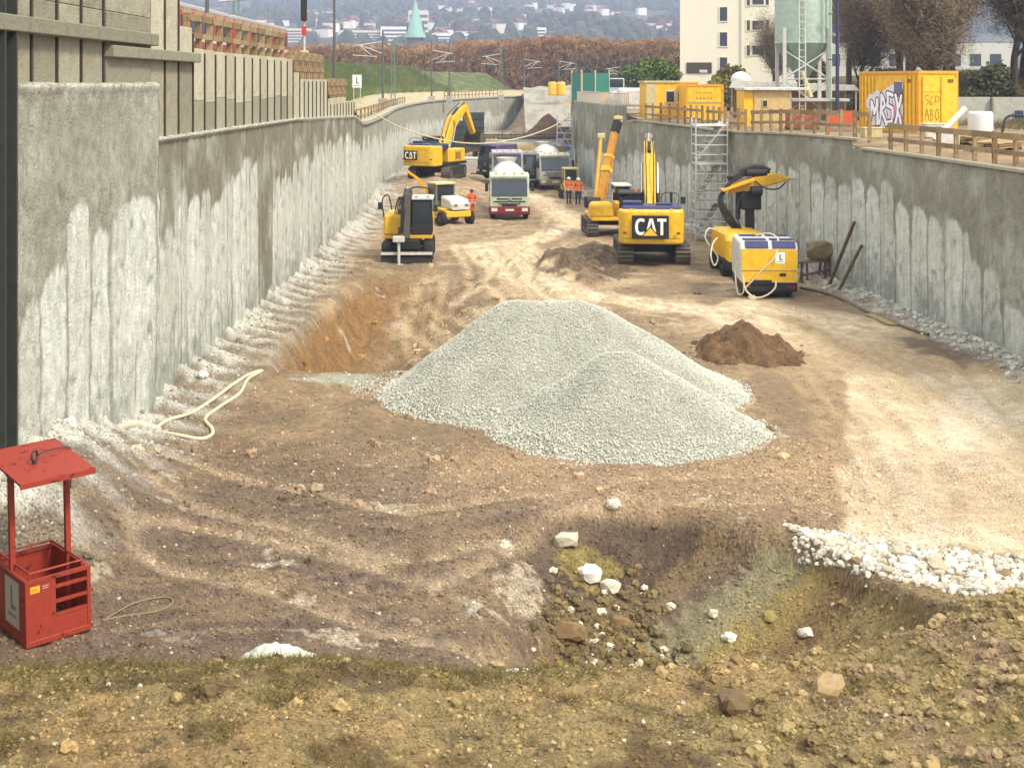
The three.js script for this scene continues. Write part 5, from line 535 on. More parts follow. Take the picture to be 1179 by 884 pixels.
// trucks, front towards +z
function truck(label, x, d, yaw, kind, cabM, bumpM, o = {}) {
  const T = thing(kind === 'mixer' ? 'mixer_truck' : 'site_truck', label, 'truck', x, fy(x, d, 0.06) + (o.lift || 0), -d, yaw), W = 2.4;
  part(T, 'chassis', [bx(0.9, 0.3, 7.6, 0, 0.9, -3.6, 0.03), bx(2.2, 0.3, 0.5, 0, 0.62, -1.3, 0.03)], black); for (const z of [-0.75, -4.6, -5.9]) for (const s of [-1, 1]) wheel(T, s * 1.0, 0.52, z, 0.52, 0.32);
  const cb = part(T, 'cab', [new THREE.ExtrudeGeometry((() => { const s = new THREE.Shape(); s.moveTo(-1.9, 0.75); s.lineTo(0.12, 0.75); s.lineTo(0.14, 1.45); s.lineTo(-0.12, 2.55); s.quadraticCurveTo(-0.2, 2.82, -0.5, 2.84); s.lineTo(-1.9, 2.84); s.closePath(); return s; })(), { depth: W - 0.12, bevelEnabled: true, bevelSize: 0.06, bevelThickness: 0.06, bevelSegments: 2, bevelOffset: -0.06 }).rotateY(-Math.PI / 2).translate(W / 2 - 0.06, 0, 0)], cabM);
  part(cb, 'windshield', bx(W - 0.26, 1.0, 0.05, 0, 2.0, 0.03, 0.02, [-0.235, 0, 0]), glass); part(cb, 'side_window', [bx(0.03, 0.75, 1.0, -W / 2 - 0.01, 2.05, -0.75, 0), bx(0.03, 0.75, 1.0, W / 2 + 0.01, 2.05, -0.75, 0)], glass); part(cb, 'grille', [bx(1.5, 0.07, 0.04, 0, 1.36, 0.145, 0), bx(1.9, 0.06, 0.04, 0, 1.2, 0.15, 0), bx(1.3, 0.05, 0.04, 0, 1.06, 0.15, 0)], black); part(cb, 'emblem', new THREE.TorusGeometry(0.13, 0.02, 6, 18).translate(0, 1.22, 0.19), chrome);
  const bp = part(T, 'bumper', [bx(W + 0.06, 0.5, 0.34, 0, 0.66, 0.06, 0.08)], bumpM); for (const s of [-1, 1]) part(bp, 'headlight', bx(0.36, 0.2, 0.05, s * 0.92, 0.72, 0.24, 0.04), mat(C(236, 226, 214), 0.15)); part(cb, 'wiper', [beam([-0.7, 1.52, 0.17], [-0.2, 1.75, 0.12], 0.025, 0.02), beam([0.25, 1.52, 0.17], [0.75, 1.75, 0.12], 0.025, 0.02)], black); part(cb, 'roof_lamp', [-0.8, -0.3, 0.3, 0.8].map(x => bx(0.14, 0.07, 0.08, x, 2.87, -0.35, 0.02)), mat(C(236, 170, 60), 0.3)); part(T, 'step', [bx(0.3, 0.3, 0.5, -1.08, 0.55, -0.95 + 0.9, 0.03), bx(0.3, 0.3, 0.5, 1.08, 0.55, -0.05, 0.03)], black); part(bp, 'licence_plate', bx(0.52, 0.12, 0.02, 0, 0.7, 0.245, 0), whiteP); for (const s of [-1, 1]) part(T, 'mirror', [bx(0.2, 0.5, 0.08, s * 1.38, 2.05, 0.06, 0.03), bar([s * 1.2, 2.35, 0], [s * 1.38, 2.3, 0.06], 0.02)], black); part(T, 'sun_visor', bx(W - 0.2, 0.14, 0.2, 0, 2.68, 0.02, 0.03), cabM);
  if (kind === 'mixer') { const dr = part(T, 'drum', lathe([[0.05, -2.3], [0.75, -2.25], [1.12, -1.2], [1.2, 0], [1.08, 0.9], [0.6, 2.3], [0.55, 2.4]], 26).rotateX(-Math.PI / 2 + 0.2).scale(0.96, 0.9, 1).translate(0, 2.2, -4.4), whiteP); part(dr, 'drum_band', new THREE.TorusGeometry(1.2, 0.05, 6, 26).rotateX(0.2).scale(0.96, 0.9, 1).translate(0, 2.2, -4.4), mat(C(200, 202, 200), 0.5)); part(T, 'drum_frame', [bx(2.0, 0.9, 0.25, 0, 1.5, -2.15, 0.03), bx(2.0, 1.2, 0.25, 0, 1.6, -6.7, 0.03)], black); part(T, 'hopper', [new THREE.CylinderGeometry(0.7, 0.35, 0.7, 14, 1, true).translate(0, 3.1, -6.9), beam([0, 3.0, -7.0], [0, 1.4, -7.8], 0.4, 0.12)], whiteP); part(T, 'side_guard', [bx(0.08, 0.5, 2.2, -1.15, 0.9, -2.9, 0.02), bx(0.08, 0.5, 2.2, 1.15, 0.9, -2.9, 0.02)], navy); }
  else { const bm = o.box || cream, n = []; part(T, 'tipper_body', [bx(2.4, 0.12, 4.9, 0, 1.35, -4.6, 0.02), bx(0.1, 1.2, 4.9, -1.2, 1.95, -4.6, 0.02), bx(0.1, 1.2, 4.9, 1.2, 1.95, -4.6, 0.02), bx(2.4, 1.5, 0.12, 0, 2.1, -2.15, 0.02), bx(2.4, 1.1, 0.1, 0, 1.9, -7.05, 0.02)], bm); for (let i = 0; i < 6; i++) for (const s of [-1, 1]) n.push(bx(0.08, 1.15, 0.1, s * 1.28, 1.95, -2.5 - i * 0.85, 0)); part(T, 'body_rib', n, bm); }
  return T; }
truck('white drum mixer truck with pale green cab and maroon bumper, driving towards the camera', -0.15, 78.6, 0.03, 'mixer', paint(C(206, 222, 196)), paint(C(138, 30, 44)));
truck('tipper truck with tan body and dark violet cab, leftmost of the far trucks', -2.0, 104, -0.95, 'tipper', paint(C(92, 84, 120)), black, { box: paint(C(196, 170, 108)), lift: 0.3 }); truck('pale truck with blue violet windscreen right behind the mixer truck', -0.35, 100.5, 0.05, 'tipper', paint(C(196, 190, 206)), paint(C(150, 146, 160)), { box: paint(C(214, 212, 206)) });
truck('grey truck with dark cab between the violet truck and the far white mixer', 1.55, 102, 0.1, 'tipper', paint(C(140, 144, 142)), black, { box: paint(C(170, 172, 168)) }); truck('second mixer truck farther back, white drum, dusty cab, by the inner corner', 3.3, 99.5, 0.12, 'mixer', paint(C(214, 214, 200)), paint(C(150, 136, 96)));
{ // small wheeled dumper
  const T = thing('site_loader', 'small yellow loader with white bonnet and square cab behind the wheeled excavator', 'loader', -3.75, fy(-3.75, 76.5), -76.5, 0.5); part(T, 'chassis', [bx(1.6, 0.4, 2.9, 0, 0.72, 0, 0.1), bx(1.9, 0.12, 2.2, 0, 0.98, -0.1, 0.05)], yellow); part(T, 'bonnet', side([[-1.5, 0.98], [0.0, 0.98], [0.0, 1.7], [-1.2, 1.55], [-1.5, 1.3]], 1.2, 0.1, 0.08), whiteP); cab(T, -0.1, 1.0, -0.75, 1.25, 1.35, 1.2, mat(C(120, 130, 112), 0.5), cream); for (const a of [-1, 1]) for (const b of [-1, 1]) wheel(T, a * 0.9, 0.45, b * 1.0, 0.45, 0.36); part(T, 'mirror', bx(0.12, 0.4, 0.2, -1.05, 2.0, -0.3, 0.03), black); part(T, 'skip', side([[1.4, 0.6], [2.4, 0.8], [2.5, 1.5], [1.5, 1.4]], 1.7, 0, 0.04), yellow2); part(T, 'boom', [beam([-0.5, 1.3, -0.9], [-1.3, 2.6, -1.3], 0.16, 0.2), beam([-1.3, 2.6, -1.3], [-2.0, 3.1, -1.4], 0.12, 0.14)], yellow2); part(T, 'bonnet_lamp', [bx(0.2, 0.12, 0.04, -0.25, 1.25, 1.53, 0), bx(0.2, 0.12, 0.04, 0.45, 1.25, 1.53, 0)], chrome); }
{ const T = thing('mini_loader', 'small yellow machine with dark cab standing behind the two workers', 'loader', 4.15, fy(4.15, 93), -93, 0.1); part(T, 'body', [bx(1.1, 0.8, 1.9, 0, 0.75, 0, 0.08)], yellow); cab(T, 0, 1.0, -0.1, 1.0, 1.15, 1.1, paint(C(214, 190, 90)), paint(C(220, 200, 110))); for (const a of [-1, 1]) for (const b of [-1, 1]) wheel(T, a * 0.6, 0.36, b * 0.55, 0.36, 0.26); part(T, 'arm', [beam([-0.55, 1.4, -0.8], [-0.55, 0.4, 1.3], 0.1, 0.14), beam([0.55, 1.4, -0.8], [0.55, 0.4, 1.3], 0.1, 0.14)], black); part(T, 'bucket', side([[-1.2, 0.1], [-1.8, 0.1], [-1.7, 0.25], [-1.3, 0.6], [-1.2, 0.6]], 1.3, 0, 0), steel); }
// ---------- people ----------
function bodyMesh(joints, bones, box, cellSize, colour) { // smooth union of tapered capsules, meshed on a grid
  const [lo, hi] = box, S = Math.max(hi[0] - lo[0], hi[1] - lo[1], hi[2] - lo[2]), n = Math.ceil(S / cellSize) + 4, c = [0, 1, 2].map(k => (lo[k] + hi[k]) / 2), half = S / 2 * 1.06, k = 0.022;
  const sd = (p, a, b, ra, rb) => { const ab = b.map((v, i) => v - a[i]), ap = p.map((v, i) => v - a[i]), t = clamp((ap[0] * ab[0] + ap[1] * ab[1] + ap[2] * ab[2]) / (ab[0] ** 2 + ab[1] ** 2 + ab[2] ** 2 + 1e-9)); return Math.hypot(ap[0] - t * ab[0], ap[1] - t * ab[1], ap[2] - t * ab[2]) - mix(ra, rb, t); };
  const P = []; for (const [a, b, ra, rb] of bones) P.push([joints[a], joints[b], ra, rb]);
  const mc = new MarchingCubes(n, new THREE.MeshStandardMaterial(), false, false, 60000); mc.isolation = 0;
  for (let z = 0; z < n; z++) for (let y = 0; y < n; y++) for (let x = 0; x < n; x++) { const p = [x, y, z].map((v, i) => c[i] + (v - n / 2) / (n / 2) * half); let s = 0; for (const b of P) { const d = sd(p, ...b); s += Math.exp(-Math.max(-1, Math.min(1.2, d)) / k); } mc.field[x + y * n + z * n * n] = k * Math.log(s + 1e-30); }
  mc.update(); const cnt = mc.count, pos = new Float32Array(cnt * 3), nor = new Float32Array(cnt * 3), col = new Float32Array(cnt * 3);
  for (let i = 0; i < cnt; i++) { for (let q = 0; q < 3; q++) { pos[3 * i + q] = c[q] + mc.positionArray[3 * i + q] * half; nor[3 * i + q] = mc.normalArray[3 * i + q]; } col.set(colour(pos[3 * i], pos[3 * i + 1], pos[3 * i + 2]), 3 * i); }
  const g = new THREE.BufferGeometry(); g.setAttribute('position', new THREE.BufferAttribute(pos, 3)); g.setAttribute('normal', new THREE.BufferAttribute(nor, 3)); g.setAttribute('color', new THREE.BufferAttribute(col, 3)); g.computeVertexNormals(); return g;
}
const orange = C(240, 104, 40), trousers = C(52, 54, 66), skinC = C(206, 156, 126), boots = C(60, 48, 38), grey = C(206, 204, 190);
function personGeo(pose) {
  const J = { hip: [0, 0.95, 0], waist: [0, 1.1, 0], chest: [0, 1.32, 0], neck: [0, 1.5, 0.01], chin: [0, 1.58, 0.03], crown: [0, 1.7, 0.01], nose: [0, 1.635, 0.11], nose2: [0, 1.61, 0.115], earL: [-0.085, 1.63, 0], earR: [0.085, 1.63, 0], hl: [-0.1, 0.92, 0], hr: [0.1, 0.92, 0], sl: [-0.19, 1.43, 0], sr: [0.19, 1.43, 0], ...pose };
  for (const [s, w, e] of [['l', 'wl', 'el'], ['r', 'wr', 'er']]) { const a = J[w], b = J[e], L = Math.hypot(...a.map((v, i) => v - b[i])), u = a.map((v, i) => (v - b[i]) / L); J['p' + s] = a.map((v, i) => v + u[i] * 0.085); for (let f = 0; f < 4; f++) { J[s + 'k' + f] = J['p' + s].map((v, i) => v + [(f - 1.5) * 0.022, 0, 0.0][i]); J[s + 'f' + f] = J[s + 'k' + f].map((v, i) => v + u[i] * [0.06, 0.075, 0.07, 0.055][f] + [0, 0, 0.02][i]); } J[s + 'th'] = a.map((v, i) => v + u[i] * 0.06 + [s === 'l' ? 0.04 : -0.04, 0, 0.035][i]); }
  const B = [['hip', 'waist', 0.15, 0.14], ['waist', 'chest', 0.14, 0.165], ['chest', 'neck', 0.15, 0.062], ['neck', 'chin', 0.055, 0.06], ['chin', 'crown', 0.075, 0.095], ['nose', 'nose2', 0.014, 0.018], ['earL', 'earL', 0.022, 0.022], ['earR', 'earR', 0.022, 0.022], ['sl', 'sr', 0.075, 0.075]];
  for (const s of ['l', 'r']) { B.push(['h' + s, 'k' + s, 0.1, 0.068], ['k' + s, 'a' + s, 0.066, 0.048], ['a' + s, 't' + s, 0.05, 0.042], ['s' + s, 'e' + s, 0.068, 0.052], ['e' + s, 'w' + s, 0.05, 0.036], ['w' + s, 'p' + s, 0.032, 0.036], ['w' + s, s + 'th', 0.02, 0.013]); for (let f = 0; f < 4; f++) B.push([s + 'k' + f, s + 'f' + f, 0.012, 0.009]); }
  const dist = (p, q) => Math.hypot(p[0] - q[0], p[1] - q[1], p[2] - q[2]);
  return bodyMesh(J, B, [[-0.5, -0.04, -0.45], [0.5, 1.86, 0.5]], 0.03, (x, y, z) => { const p = [x, y, z]; if (dist(p, J.wl) < 0.045 || dist(p, J.pl) < 0.11 || dist(p, J.wr) < 0.045 || dist(p, J.pr) < 0.11) return skinC; if (y > 1.53) return z > 0.09 && Math.abs(y - 1.655) < 0.012 && Math.abs(Math.abs(x) - 0.035) < 0.018 ? C(40, 30, 28) : z > 0.085 && Math.abs(y - 1.575) < 0.008 && Math.abs(x) < 0.03 ? C(150, 80, 70) : skinC; if (y < 0.13) return boots; if (y < 0.9) return pose.legs || trousers; if (Math.abs(y - 1.15) < 0.03 || Math.abs(y - 1.02) < 0.025) return grey; return orange; });
}
const poseA = { kl: [-0.11, 0.5, 0.06], al: [-0.11, 0.08, 0.03], tl: [-0.13, 0.045, 0.17], kr: [0.12, 0.5, 0.02], ar: [0.14, 0.08, -0.1], tr: [0.16, 0.045, 0.04], el: [-0.27, 1.15, 0.04], wl: [-0.16, 0.98, 0.22], er: [0.29, 1.16, 0.0], wr: [0.2, 1.0, 0.2] };
const poseB = { ...poseA, kl: [-0.12, 0.51, 0.03], al: [-0.15, 0.08, -0.12], tl: [-0.16, 0.045, 0.02], kr: [0.11, 0.52, 0.12], ar: [0.1, 0.08, 0.12], tr: [0.11, 0.045, 0.26], el: [-0.28, 1.16, -0.06], wl: [-0.3, 0.92, 0.04], er: [0.3, 1.16, -0.03], wr: [0.34, 0.95, 0.1] };
const bodyMat = new THREE.MeshStandardMaterial({ vertexColors: true, roughness: 0.85 }), gA = personGeo(poseA), gB = personGeo(poseB), gC = personGeo({ ...poseA, legs: C(236, 120, 56) });
function worker(label, x, d, turn, g, helmet, bag) { const T = thing('person', label, 'person', x, floorH(x, d) - 0.01, -d, turn, 'workers in orange'); const b = mesh(g, bodyMat); b.name = 'body'; T.add(b); const h = part(T, 'helmet', [new THREE.SphereGeometry(0.128, 18, 10, 0, 6.3, 0, 1.6).scale(1, 1.05, 1.12).translate(0, 1.69, 0.0), new THREE.CylinderGeometry(0.15, 0.155, 0.018, 20).scale(1, 1, 1.18).translate(0, 1.69, 0.02)], mat(helmet, 0.4)); if (bag) { const s = single('carrier_bag', [new RoundedBoxGeometry(0.3, 0.32, 0.12, 2, 0.05).translate(0, -0.2, 0), new THREE.TorusGeometry(0.06, 0.008, 5, 14).translate(0, -0.02, 0)], whiteP, 'white bag held by the right one of the two standing workers', 'bag'); s.position.set(x + 0.4, floorH(x, d) + 0.86, -d + 0.1); } return T; }
worker('worker in orange jacket and white helmet, left one of the pair by the right wall', 3.85, 88.4, 0.3, gA, C(236, 232, 220)); worker('worker in orange jacket and dark trousers, right one of the pair, holding a white bag', 4.5, 88.4, -0.2, gB, C(238, 234, 224), true); worker('worker in full orange suit standing alone between the loader and the mixer truck', -2.45, 79.2, 0.1, gC, C(70, 50, 40)); worker('worker in orange half hidden behind the small yellow loader', -4.0, 81.5, -0.4, gA, C(232, 206, 150));
// ---------- far end of the pit ----------
single('cable_span', tube([[-9.2, 6.3, -86], [-7.6, 5.3, -88], [-5.0, 4.3, -91.5], [-2.4, 3.85, -95], [0.4, 4.0, -100], [2.8, 4.5, -106], [4.9, 5.3, -112]], 0.045, 60, 6), mat(C(224, 212, 172), 0.7), 'pale cable sagging across the pit from wall to wall', 'cable');
{ const fl = floorH(0, 145), T = thing('concrete_deck', 'pale concrete deck slab on dark trestles across the far end of the pit', 'bridge deck', 0.6, fl, -146); part(T, 'slab', [bx(10.5, 0.5, 5, 0, 2.4, 0, 0.03)], mat(C(222, 220, 212), 0.9, { map: concTex })); for (let i = 0; i < 8; i++) part(T, 'trestle', [bx(0.3, 2.15, 0.3, -4.8 + i * 1.37, 1.08, 2.2, 0), bx(0.3, 2.15, 0.3, -4.8 + i * 1.37, 1.08, -2.2, 0)], black); for (let i = 0; i < 3; i++) part(T, 'edge_beam', bx(10.6, 0.12, 0.12, 0, 2.75 + i * 0.35, 2.4, 0), darkSteel);
  const F = thing('rebar_frame', 'brown lattice of reinforcement and formwork behind the far deck', 'formwork', 1.2, floorH(1, 160), -160), s = []; for (let i = 0; i < 22; i++) s.push(bx(0.1, 2.2 + 0.9 * hash(i, 4), 0.1, -5.5 + i * 0.52, 1.1 + 0.45 * hash(i, 4), 0, 0)); part(F, 'upright_bars', s, rustMat); for (let k = 0; k < 4; k++) part(F, 'crossbar', bx(11.4 - k, 0.16, 0.3, 0.4 * k, 0.4 + k * 0.62, 0.15, 0), k % 2 ? rustMat : mat(C(120, 92, 66), 0.9)); part(F, 'deck_boards', bx(11.6, 0.12, 3, 0, 2.5, -1.4, 0), mat(C(96, 78, 60), 0.9));
  for (const [x, d, w, h, l] of [[-6.6, 168, 2.2, 4.2, 'tall dark formwork panel on the far left wall, nearer one'], [-5.2, 176, 3.0, 5.0, 'wide dark formwork panel on the far left wall, farther one']]) { const P = thing('formwork_panel', l, 'formwork', x, floorH(x, d), -d, 0.35); part(P, 'board', bx(w, h, 0.2, 0, h / 2, 0, 0.02), mat(C(44, 60, 56), 0.7, { map: grimeTex })); for (let i = 0; i < 4; i++) part(P, 'stiffener', bx(w, 0.14, 0.14, 0, h * (0.15 + 0.23 * i), 0.18, 0), darkSteel); }
  single('tarpaulin', [lump(2, 0.25, 5).scale(0.9, 0.7, 0.6).translate(4.6, floorH(4.6, 118) + 2.1, -119), bx(1.7, 1.7, 1.0, 4.6, floorH(4.6, 118) + 0.85, -119, 0.05)], mat(C(70, 124, 190), 0.6), 'blue tarpaulin bundle by the far scaffold tower', 'tarpaulin');
  const m = thing('spoil_heap', 'dark brown spoil heap on the far ramp at the end of the pit', 'soil heap'); const g = sheet(50, 40, (u, v) => { const x = mix(1, 9, u), d = mix(168, 182, v), h = 2.6 - Math.hypot((x - 5) / 3.6, (d - 175) / 6) * 2.9 + 0.5 * fbm(x * 0.7, d * 0.5, 3); return [x, floorH(x, d) + 2.2 + Math.max(-2.6, h), -d]; }, () => C(120, 88, 62)); const b = mesh(g, soilMat); b.name = 'soil_body'; m.add(b); }
{ // stores standing in the far pit
  const items = [[-3.6, 122, 2.6, 1.6, 2, C(226, 224, 216), 'white site box on the far pit floor, left of the others'], [-0.6, 126, 2.2, 2.0, 2.4, C(120, 124, 128), 'grey site box in the middle of the far pit floor'], [1.9, 121, 2.4, 1.7, 2, C(232, 230, 224), 'white site box behind the far mixer truck'], [3.4, 128, 1.8, 2.2, 2, C(150, 138, 112), 'tan site box by the far scaffold tower'], [-5.6, 128, 2.0, 1.4, 2.4, C(96, 92, 86), 'dark site box against the far left wall']];
  for (const [x, d, w, h, l, c, label] of items) { const T = thing('site_box', label, 'site box', x, floorH(x, d) - 0.05, -d, 0.3 * N(x, d)); part(T, 'box', bx(w, h, l, 0, h / 2, 0, 0.03), paint(c)); part(T, 'lid', bx(w + 0.1, 0.1, l + 0.1, 0, h + 0.03, 0, 0.02), galv); part(T, 'door', [bx(w * 0.42, h * 0.8, 0.04, -w * 0.22, h * 0.48, l / 2 + 0.01, 0), bx(w * 0.42, h * 0.8, 0.04, w * 0.22, h * 0.48, l / 2 + 0.01, 0)], paint(tone(c, 0.8))); }
  [[-2.2, 116, 0.4, 'bundle of steel bars lying left in the far pit'], [0.6, 115, -0.2, 'bundle of steel bars lying across the far pit centre'], [2.9, 116.5, 0.15, 'bundle of steel bars lying near the far right corner']].forEach(([x, d, t, label]) => { const T = thing('bar_bundle', label, 'steel bars', x, floorH(x, d), -d, t); for (let i = 0; i < 7; i++) part(T, 'bar', bar([-1.6, 0.08 + 0.12 * Math.floor(i / 4), (i % 4) * 0.13], [1.6 - 0.2 * hash(i), 0.08 + 0.12 * Math.floor(i / 4), (i % 4) * 0.13 + 0.05], 0.05, 0.05, 6), rustMat); });
}
{ // folded slope protection at the far right of the pit
  const g = sheet(60, 30, (u, v) => { const x = mix(2, 19, u), d = mix(186, 236, v); return [x, mix(1.2, 7.6, sm(0, 1, v)) + 0.5 * Math.abs(N(x * 0.3, d * 0.06)) + (x - 8) * 0.06, -d]; }, (u, v, p) => tone(mixc(C(196, 192, 174), C(164, 160, 146), sm(-0.2, 0.5, fbm(p[0] * 0.5, p[2] * 0.2, 4))), 1 + 0.2 * fbm(p[0] * 2, p[2] * 1, 3))); const o = mesh(g, soilMat); o.name = 'far_ramp_slope'; o.userData.kind = 'structure'; scene.add(o); }
// ---------- fences and rails on the walls ----------
const timber = [C(200, 172, 128), C(180, 152, 112), C(212, 188, 148)].map(c => mat(c, 0.92, { map: woodTex })), paleTimber = mat(C(214, 200, 168), 0.9, { map: woodTex });
function guardRail(label, pts, h, rails, o = {}) { // pts: post feet [x, y, d]
  const T = thing('guard_rail', label, 'guard rail'); pts.forEach(([x, y, d], i) => { part(T, 'post', bx(o.w || 0.14, h + 0.25 * hash(i, 2) * (o.rag || 0.3), o.w || 0.14, x, y + h / 2, -d, 0.012), timber[i % 3]); if (o.tip) part(T, 'post_cap', bx(0.2, 0.16, 0.2, x, y + h + 0.12, -d, 0), paleTimber); });
  for (let i = 1; i < pts.length; i++) for (const [f, t] of rails) { if (hash(i * 3 + f * 17, 6) > (o.keep ?? 1)) continue; const a = pts[i - 1], b = pts[i]; part(T, 'rail', beam([a[0] - (o.off ?? -0.09), a[1] + h * f, -a[2] + 0.04], [b[0] - (o.off ?? -0.09), b[1] + h * f, -b[2] - 0.02], 0.045, t), timber[(i + Math.round(f * 5)) % 3]); } return T; }
const run = (d0, d1, st, X, Y) => { const a = []; for (let d = d0; d <= d1; d += st) a.push([X(d), Y(d), d]); return a; };
guardRail('timber guard rail on the right wall, nearest stretch in front of the planks', run(22.6, 50.8, 1.42, d => rightX(d) + 0.42, () => 5.55), 1.2, [[0.92, 0.2], [0.5, 0.16]], { off: 0.1 });
guardRail('timber guard rail on the right wall between the step and the silo', run(51.6, 66, 1.42, d => rightX(d) + 0.42, d => rTop(d) - 0.1), 1.25, [[0.9, 0.18], [0.5, 0.14]], { off: 0.1, keep: 0.85 });
guardRail('broken timber guard rail on the right wall in front of the yellow cabins', run(67, 87, 1.3, d => rightX(d) + 0.42, d => rTop(d) - 0.1), 1.3, [[0.85, 0.16], [0.45, 0.12]], { off: 0.1, rag: 1.2, keep: 0.75 });
guardRail('timber guard rail on top of the tall left wall panels', run(37.4, 54, 1.41, () => -9.35, () => 9.1), 1.15, [[0.95, 0.2], [0.5, 0.16]], { tip: true, w: 0.17 });
guardRail('dense plank fence on the second step of the left wall', run(54.6, 64, 0.62, () => -9.35, () => 8.4), 1.2, [[0.8, 0.2], [0.4, 0.2]], { w: 0.2, rag: 0.6 });
guardRail('dense plank fence on the lowest step of the left wall', run(64.6, 73, 0.62, () => -9.35, () => 7.3), 1.15, [[0.8, 0.2], [0.4, 0.2]], { w: 0.2, rag: 0.6 });
guardRail('low timber rail round the bend of the left wall', run(81, 150, 3.2, d => leftX(d) - 0.5, () => 5.75), 0.9, [[0.95, 0.1], [0.5, 0.08]], { w: 0.1 });
guardRail('far timber rail where the left wall ends at the ramp', run(190, 228, 2.4, d => leftX(d) - 0.6, () => 5.8), 1.2, [[0.95, 0.14], [0.5, 0.12]], { w: 0.14 });
{ const T = thing('mesh_fence', 'pale wire mesh fence on the corner of the right wall below the teal panels', 'fence'), v = [], m = mat(C(206, 196, 180), 0.6); for (let d = 89.3; d < 113; d += 0.42) v.push(bar([rightX(d) + 0.15, 6.7, -d], [rightX(d) + 0.15, 7.55, -d], 0.035, 0.035, 5)); part(T, 'wires', v, m); part(T, 'top_wire', tube(run(89.3, 113, 4, d => rightX(d) + 0.15, () => 7.55).map(([x, y, d]) => [x, y, -d]), 0.04, 30, 5), m); }
// ---------- railway ----------
function mast(label, x, d, H, kind, arm) { const T = thing('catenary_mast', label, 'mast', x, leftH(Math.max(2, leftX(Math.min(d, 250)) - x), Math.min(d, 250)) - 0.4, -d, 0, 'overhead line masts'), m = kind ? mat(C(120, 146, 136), 0.7) : mat(C(96, 98, 96), 0.7), w = 0.22;
  if (kind) { const s = []; for (const a of [-1, 1]) for (const b of [-1, 1]) s.push(bar([a * w, 0, b * w], [a * w * 0.5, H, b * w * 0.5], 0.04, 0.03, 5)); for (let h = 0.3; h < H - 0.8; h += 0.9) s.push(bar([-w, h, w], [w, h + 0.8, w], 0.02, 0.02, 4), bar([w, h, w], [-w, h + 0.8, w], 0.02, 0.02, 4)); part(T, 'lattice_post', s, m); } else part(T, 'post', bar([0, 0, 0], [0, H, 0], 0.13, 0.09, 8), m);
  if (arm) part(T, 'cantilever', [bar([0, H * 0.86, 0], [arm * 3, H * 0.8, 0.4], 0.05), bar([0, H * 0.7, 0], [arm * 2.6, H * 0.82, 0.4], 0.05), bar([arm * 0.6, H * 0.66, 0], [arm * 3.2, H * 0.68, 0.4], 0.05), bar([arm * 2.6, H * 0.82, 0.4], [arm * 1.2, H * 0.68, 0.3], 0.04)], mat(C(206, 208, 202), 0.6)); part(T, 'footing', bx(0.9, 0.9, 0.9, 0, 0.5, 0, 0.04), mat(C(180, 174, 160), 0.9)); return T; }
[[-14.2, 104, 11, 0, 0, 'slender pale mast rising behind the white notice board'], [-16.4, 70, 9, 0, 1, 'near mast with bright cantilever at the left, beside the signal post'], [-19.5, 92, 10, 1, -1, 'lattice mast behind the red railway carriage'], [-13.9, 140, 8.2, 0, -1, 'mast with a zigzag cantilever left of the green lattice mast'], [-12.6, 138, 7.6, 1, 0, 'green lattice mast with a pale plate near its foot'], [-11, 178, 8.4, 0, 1, 'slim mast left of centre with cantilever to the right'], [-8.9, 185, 8.6, 0, 0, 'slim dark mast in front of the russet wood, centre left'], [-1.7, 205, 8.6, 1, -1, 'pale green lattice mast in the middle of the embankment'], [2.2, 236, 8.4, 0, 1, 'mast at the right end of the embankment, zigzag arm to the right'], [9, 250, 8.2, 0, 1, 'mast farther right with a zigzag arm over the orange drums'], [12.6, 255, 7, 1, 0, 'teal lattice mast above the teal hoarding'], [21.5, 258, 7, 0, -1, 'mast with short arm left of the bushy green shrub'], [24.4, 262, 6.6, 0, 1, 'rightmost mast with a short arm, above the shrub']].forEach(([x, d, H, k, a, l]) => mast(l, x, d, H, k, a));
{ const T = thing('signal_post', 'railway signal post with tall black signal head above the left wall', 'railway signal', -11.65, 9.3, -73); part(T, 'post', bar([0, 0, 0], [0, 6, 0], 0.07, 0.06, 8), galv); part(T, 'signal_head', [bx(0.34, 1.5, 0.25, 0, 3.2, 0.15, 0.05), bx(0.34, 1.2, 0.25, 0, 4.8, 0.15, 0.05)], black); part(T, 'marker_plate', bx(0.26, 0.5, 0.04, 0, 1.9, 0.1, 0), mat(C(210, 60, 50), 0.5)); part(T, 'base_box', bx(0.45, 0.8, 0.45, 0, 0.4, 0, 0.04), cream); }
{ const T = thing('notice_board', 'small white notice board on two legs on the grass behind the left wall', 'sign', -12.15, leftH(3.4, 102) - 0.1, -102); for (const s of [-1, 1]) part(T, 'leg', bar([s * 0.26, 0, 0], [s * 0.26, 1.4, 0], 0.04), galv); part(T, 'board', bx(0.75, 1.05, 0.05, 0, 1.85, 0, 0), whiteP); decal(T, 'print', 0.66, 0.95, 128, emblemL, 0, 1.85, 0.04); }
for (const [d, l] of [[66, 'red railway carriage behind the left guard rail, nearer one'], [88, 'red railway carriage behind the left guard rail, farther one']]) { const T = thing('railway_carriage', l, 'carriage', -20, 9.35, -d - 10), rd = paint(C(206, 62, 58)); part(T, 'carriage_body', [bx(2.8, 2.7, 20.5, 0, 1.9, 0, 0.25)], rd); part(T, 'carriage_roof', bx(2.6, 0.3, 20.3, 0, 3.35, 0, 0.14), mat(C(190, 186, 186), 0.6)); for (let i = 0; i < 9; i++) part(T, 'window', bx(0.05, 0.85, 1.4, 1.41, 2.35, -8.6 + i * 2.15, 0.02), glass); part(T, 'stripe', bx(0.04, 0.25, 20.2, 1.41, 1.5, 0, 0), whiteP); part(T, 'bogie', [bx(2.2, 0.6, 3, 0, 0.3, -7, 0), bx(2.2, 0.6, 3, 0, 0.3, 7, 0)], black); }
